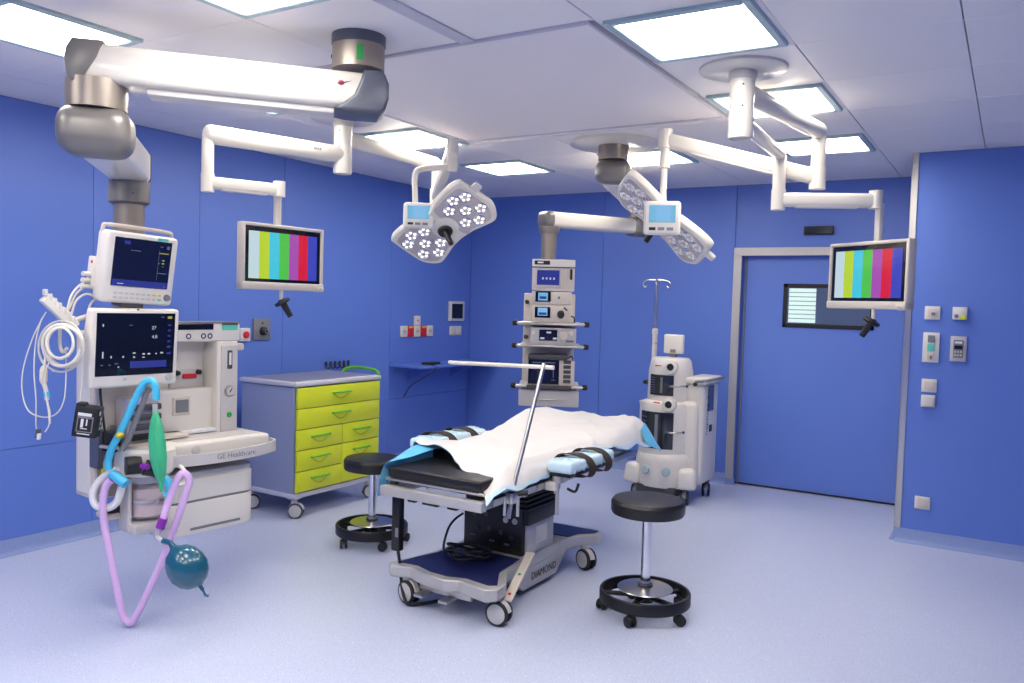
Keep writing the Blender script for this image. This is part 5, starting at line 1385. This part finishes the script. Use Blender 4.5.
cable('module_cable', 'black cable running down behind the black module', [at(100, 385, 3.98), at(101, 400, 3.96), at(104, 425, 3.95), at(107, 445, 3.98)], 0.006, 'black_rubber')

# ---- breathing hoses and bags
lil = thing('breathing_hose', 'lilac corrugated breathing hose hanging in a long loop almost to the floor', 'hose', at(130, 560, 3.95))
l0 = at(130, 560, 3.95)
Wl2 = T(-l0.x, -l0.y, -l0.z)
lp_ = [(115, 478), (107, 484), (103, 500), (104, 522), (109, 548), (114, 575), (119, 600), (123, 616), (130, 623), (137, 614), (147, 594), (158, 570), (168, 545), (178, 517), (185, 496), (189, 482), (186, 474), (180, 475), (174, 487), (168, 503), (163, 520)]
LP = [at(x, y, 3.97+0.05*math.sin(i/20*PI)) for i, (x, y) in enumerate(lp_)]
PP = spline(LP, 8)
MB().tube(PP, [0.0165 if (i % 2) else 0.0185 for i in range(len(PP))], 12, smooth=False).build('corrugated_tube', 'hose_lilac', lil, M=Wl2)
MB().tube([at(118, 473, 3.97), at(113, 480, 3.97)], 0.022, 14, smooth=False).build('cuff', 'purple', lil, M=Wl2)
MB().tube([at(163.5, 518, 3.97), at(160, 528, 3.97)], 0.021, 14, smooth=False).build('cuff', 'purple', lil, M=Wl2)
MB().tube([at(160, 528, 3.97), at(157, 536, 3.965), at(163, 541, 3.96), at(168, 542, 3.96)], 0.014, 12).build('clear_elbow', 'clear_plastic', lil, M=Wl2)
wh = tag(MB().tube([at(x, y, 4.02) for x, y in ((118, 470), (108, 474), (98, 483), (93, 494), (96, 505), (106, 508), (116, 503), (121, 490), (122, 478))], 0.019, 12).build('white_hose', 'hose_white'), 'short white hose curved in a loop beside the lilac hose', 'hose')
bag = thing('breathing_bag', 'dark teal inflated breathing bag hanging below the drawers', 'breathing bag', at(187, 567, 3.9))
b0 = at(187, 567, 3.9)
Wb = T(-b0.x, -b0.y, -b0.z)
axis = (at(203, 587, 3.9)-at(174, 545, 3.9)).normalized()
MB().lathe([(0.0, -0.138), (0.013, -0.136), (0.015, -0.118), (0.024, -0.108), (0.055, -0.092), (0.08, -0.06), (0.093, -0.015), (0.093, 0.025), (0.078, 0.066), (0.052, 0.092), (0.025, 0.104), (0.01, 0.112), (0.008, 0.135), (0, 0.137)], b0, 32, align(axis)).build('bag', 'teal_bag', bag, M=Wb)
MB().tube([b0+axis*0.135, b0+axis*0.155+Vector((0, 0, -0.006)), b0+axis*0.15+Vector((0.012, 0.012, -0.014))], 0.006, 8).build('tail_hook', 'teal_bag', bag, M=Wb)
MB().tube([at(163, 541, 3.94), at(170, 543, 3.92), at(175, 548, 3.9)], 0.013, 12).build('neck_tube', 'teal_bag', bag, M=Wb)
gb = thing('reservoir_bag', 'limp green reservoir bag hanging beside the cyan tubing', 'breathing bag', at(156, 450, 3.93))
g0 = at(156, 450, 3.93)
Wg = T(-g0.x, -g0.y, -g0.z)
gp = [(155.5, 408), (155.5, 415), (156, 425), (157, 440), (158.5, 458), (160, 472), (161, 482), (161.5, 492)]
gr_ = [0.008, 0.015, 0.029, 0.039, 0.039, 0.029, 0.013, 0.007]
MB().tube([at(x, y, 3.93) for x, y in gp], gr_, 16, 6).build('bag', 'green_bag', gb, M=Wg)
MB().tube([at(153.5, 418, 3.9), at(154.5, 440, 3.893), at(158, 462, 3.893), at(160, 480, 3.915)], 0.006, 8).build('fold', 'green_bag', gb, M=Wg)
MB().tube([at(155, 404, 3.93), at(155.5, 413, 3.93)], 0.013, 12, smooth=False).build('clear_neck', 'clear_plastic', gb, M=Wg)
cyt = thing('breathing_tube', 'bright cyan breathing tube hooked over below the display', 'hose', at(140, 410, 3.95))
k0 = at(140, 410, 3.95)
Wy = T(-k0.x, -k0.y, -k0.z)
MB().tube([at(x, y, 3.96) for x, y in ((109, 470), (108, 462), (112, 448), (119, 435), (127, 418), (135, 400), (141, 388), (147, 381), (153, 382), (156, 390), (156, 400))], 0.0175, 12).build('tube', 'hose_cyan', cyt, M=Wy)
MB().tube([at(112, 474, 3.97), at(118, 478, 3.96), at(126, 484, 3.95)], 0.024, 12).build('lower_cuff', 'hose_cyan', cyt, M=Wy)
MB().tube([at(119, 434, 3.955), at(121, 437, 3.95)], 0.0195, 12, smooth=False).build('yellow_ring', 'button_yellow', cyt, M=Wy)
tag(MB().tube([at(x, y, 3.985) for x, y in ((122, 450), (128, 440), (134, 425), (141, 408), (146, 395), (150, 388))], 0.014, 12).build('grey_tube', 'mid_grey'), 'grey tube running parallel to the cyan breathing tube', 'hose')
tag(MB().tube([at(164, 478, 4.03), at(168, 482, 4.03), at(170, 492, 4.02), at(165, 497, 4.01)], 0.02, 12).build('cyan_cuff', 'hose_cyan'), 'short cyan tube stub under the work surface behind the green bag', 'hose')

# ------------------------------------------------------------------ wall fittings
def plate(name, label, cat, parts, M, group=None, size=(0.09, 0.09), m='plastic_white', d=0.014):
    t = thing(name, label, cat, group=group, M=M)
    MB().box((0, -d/2, 0), (size[0], d, size[1]), 0.003, 2).build('plate', m, t)
    for p in parts(t, -d):
        pass
    return t
def on_left(y, z):
    return T(WX, y, z) @ RZ(PI/2)
def on_right(x, z):
    return T(x, DY2, z)
def rocker(t, f):
    yield MB().box((0, f-0.003, 0), (0.062, 0.008, 0.062), 0.003, 2).build('rocker', 'plastic_cream', t)
def keyhole(t, f):
    yield MB().box((0, f-0.002, 0), (0.06, 0.006, 0.06), 0.003, 2).build('insert', 'plastic_cream', t)
    yield MB().box((0.006, f-0.0065, -0.006), (0.026, 0.004, 0.02), 0.002, 1).build('slider', 'mid_grey', t)
def lamp_sw(t, f):
    yield MB().box((0.022, f-0.003, -0.028), (0.034, 0.006, 0.03), 0.002, 1).build('lime_key', 'lime', t)
    yield MB().lathe([(0, 0.004), (0.013, 0.003), (0.014, 0)], (-0.02, f, -0.02), 14, align((0, -1, 0))).build('round_key', 'mid_grey', t)
def triple(t, f):
    yield MB().box((0, f-0.003, 0.062), (0.045, 0.006, 0.05), 0.002, 1).build('grey_key', 'mid_grey', t)
    yield MB().box((0, f-0.003, 0.0), (0.045, 0.006, 0.05), 0.002, 1).build('teal_key', 'button_teal', t)
    yield MB().box((0.0, f-0.003, -0.065), (0.04, 0.006, 0.05), 0.002, 1).build('white_key', 'plastic_cream', t)
    yield MB().box((0.003, f-0.007, -0.07), (0.015, 0.004, 0.026), 0.002, 1).build('key_mark', 'mid_grey', t)
def thermo(t, f):
    yield MB().box((0, f-0.002, 0), (0.062, 0.008, 0.125), 0.003, 1).build('insert', 'mid_grey', t)
    yield MB().box((0, f-0.007, 0.012), (0.05, 0.003, 0.026), 0.001, 1).build('display', 'screen_black', t)
    yield MB().box((0, f-0.007, 0.045), (0.045, 0.002, 0.014)).build('print_mark', 'text_white', t)
    for i in range(3):
        for j in range(2):
            yield MB().box((-0.018+0.018*i, f-0.007, -0.02-0.024*j), (0.012, 0.003, 0.014), 0.001, 1).build('key', 'plastic_grey', t)
def flap(t, f):
    yield MB().box((0, f-0.005, -0.004), (0.074, 0.012, 0.066), 0.004, 2).build('flap', 'plastic_white', t)
    yield MB().box((0, f-0.008, 0.034), (0.03, 0.012, 0.01), 0.003, 1).build('flap_tab', 'text_white', t)
plate('wall_switch', 'square white switch plate with a small grey slider, beside the lime-keyed one', 'switch', keyhole, on_right(-0.493, 1.663), None, (0.098, 0.094))
plate('wall_switch', 'square white switch plate with a lime-green key', 'switch', lamp_sw, on_right(-0.322, 1.665), None, (0.09, 0.088), d=0.03)
plate('wall_switch', 'tall white switch plate with a teal key in the middle', 'switch', triple, on_right(-0.491, 1.418), None, (0.105, 0.212))
plate('room_controller', 'grey wall controller with dark display and small keys', 'wall controller', thermo, on_right(-0.32, 1.417), None, (0.10, 0.176), 'plastic_grey')
plate('wall_switch', 'square white rocker switch above the flap socket', 'switch', rocker, on_right(-0.49, 1.146), None, (0.097, 0.093))
plate('wall_socket', 'white flap-lid socket just under the rocker switch', 'socket', flap, on_right(-0.491, 1.036), None, (0.09, 0.085), d=0.02)
plate('wall_socket', 'single white plate low on the wall above the skirting', 'socket', rocker, on_right(-0.494, 0.302), None, (0.10, 0.09))
# left wall
def outlet(t, f):
    yield MB().lathe([(0, 0.004), (0.03, 0.004), (0.034, 0)], (0, f, 0.0), 18, align((0, -1, 0))).build('socket_well', 'plastic_cream', t)
    for s in (-1, 1):
        yield MB().lathe([(0, 0.002), (0.006, 0.002), (0.006, 0)], (s*0.011, f-0.004, 0.0), 8, align((0, -1, 0))).build('pin_hole', 'dark_grey', t)
def outlet_red(t, f):
    yield MB().lathe([(0, 0.004), (0.03, 0.004), (0.034, 0)], (0, f, -0.01), 18, align((0, -1, 0))).build('socket_well', 'red', t)
    yield MB().box((0, f-0.003, 0.042), (0.07, 0.006, 0.018), 0.002, 1).build('orange_flag', 'button_yellow', t)
for k in range(5):
    red = k in (1, 3)
    lab = ('white socket at the door-side end of the five-socket row', '', '', '', '')[0]
    labs = ('white socket at the drawer-cart end of the row of five', 'red socket beside the end white socket on the drawer-cart side', 'white socket between the two red sockets', 'red socket beside the end white socket on the corner side', 'white socket at the room-corner end of the row of five')
    plate('wall_socket', labs[k], 'socket', outlet_red if red else outlet, on_left(6.405+0.0533+0.1066*k, 1.33), 'sockets in a row on the left wall', (0.104, 0.112), 'red' if red else 'plastic_white')
plate('wall_switch', 'single white plate with red dot above the socket row', 'switch', lambda t, f: iter([MB().lathe([(0, 0.003), (0.01, 0.003), (0.01, 0)], (0, f, 0), 12, align((0, -1, 0))).build('red_dot', 'red', t)]), on_left(6.67, 1.44), None, (0.10, 0.095))
wsn = thing('wall_screen', 'small dark wall screen in a white frame near the room corner', 'wall screen', M=on_left(7.355, 1.54))
MB().box((0, -0.012, 0), (0.28, 0.024, 0.215), 0.006, 2).build('frame', 'plastic_white', wsn)
MB().box((0, -0.0255, 0), (0.20, 0.003, 0.16)).build('screen', 'screen_black', wsn, ang=0)
def dbl(t, f):
    for s in (-1, 1):
        yield MB().box((s*0.053, f-0.003, 0), (0.085, 0.006, 0.08), 0.003, 2).build('rocker', 'plastic_cream', t)
plate('wall_switch', 'double white switch plate under the small wall screen', 'switch', dbl, on_left(7.35, 1.325), None, (0.215, 0.10))
em = thing('emergency_switch', 'white box with a red push button on the wall beside the machine hood', 'switch', M=on_left(4.44, 1.335))
MB().box((0, -0.02, 0), (0.10, 0.04, 0.105), 0.006, 2).build('box', 'plastic_white', em)
MB().lathe([(0, 0.022), (0.02, 0.022), (0.028, 0.016), (0.028, 0.008), (0.018, 0)], (0, -0.04, 0), 20, align((0, -1, 0))).build('push_button', 'red', em)
go = thing('gas_outlet_plate', 'dark grey square wall plate with a round black outlet', 'gas outlet', M=on_left(4.63, 1.375))
MB().box((0, -0.008, 0), (0.175, 0.016, 0.175), 0.003, 2).build('plate', 'mid_grey', go)
MB().lathe([(0, 0.03), (0.022, 0.03), (0.034, 0.022), (0.036, 0)], (0.008, -0.016, -0.015), 22, align((0, -1, 0))).build('outlet', 'black_plastic', go)
MB().lathe([(0.014, 0.004), (0.02, 0.004), (0.02, 0), (0.014, 0)], (0.02, -0.046, -0.015), 16, align((0, -1, 0))).build('outlet_ring', 'steel', go)
MB().lathe([(0, 0.005), (0.008, 0.005), (0.008, 0)], (0, -0.016, 0.05), 10, align((0, -1, 0))).build('screw', 'black_plastic', go)
sg = thing('door_sign', 'black unlit rectangular indicator sign above the door', 'sign', (-1.505, DY, 2.365))
MB().box((0, -0.02, 0), (0.25, 0.04, 0.072), 0.004, 2).build('housing', 'black_plastic', sg)
MB().box((0, -0.041, 0), (0.225, 0.002, 0.048)).build('face', 'dark_glass', sg, ang=0)
# corner desk shelf
sf = thing('wall_shelf', 'blue wall-mounted writing shelf in the room corner', 'shelf', (WX, 6.25, 0.985))
MB().box((0.21, 0.685, 0.012), (0.42, 1.375, 0.022), 0.003, 1).build('shelf_board', 'wall_blue', sf)
MB().box((0.012, 0.685, -0.03), (0.02, 1.3, 0.06), 0.002, 1).build('wall_bracket', 'wall_blue', sf)
for y in (0.3, 1.05):
    MB().prism([(0.0, -0.001), (0.30, -0.001), (0.30, -0.02), (0.0, -0.16)], y-0.01, y+0.01, 0.002, 1, RX_(PI/2) @ Matrix.Identity(4)).build('gusset', 'wall_blue', sf, M=T(0, 2*y, 0))
dvc = thing('shelf_device', 'flat black keyboard-like device lying on the corner shelf', 'device', (-4.96, 6.58, 1.0085), R(95))
MB().box((0, 0, 0.012), (0.22, 0.10, 0.022), 0.006, 2, taper=(0.95, 0.9)).build('body', 'black_plastic', dvc)
MB().box((0, 0, 0.0235), (0.18, 0.07, 0.003)).build('key_field', 'dark_grey', dvc, ang=0)
cable('shelf_cable', 'black cable hanging in a curve below the corner shelf', [(-4.92, 6.50, 1.012), (-4.82, 6.46, 1.005), (-4.79, 6.42, 0.97), (-4.86, 6.33, 0.90), (-4.95, 6.26, 0.82), (-4.99, 6.22, 0.74), (-4.995, 6.2, 0.70)], 0.006, 'black_rubber')
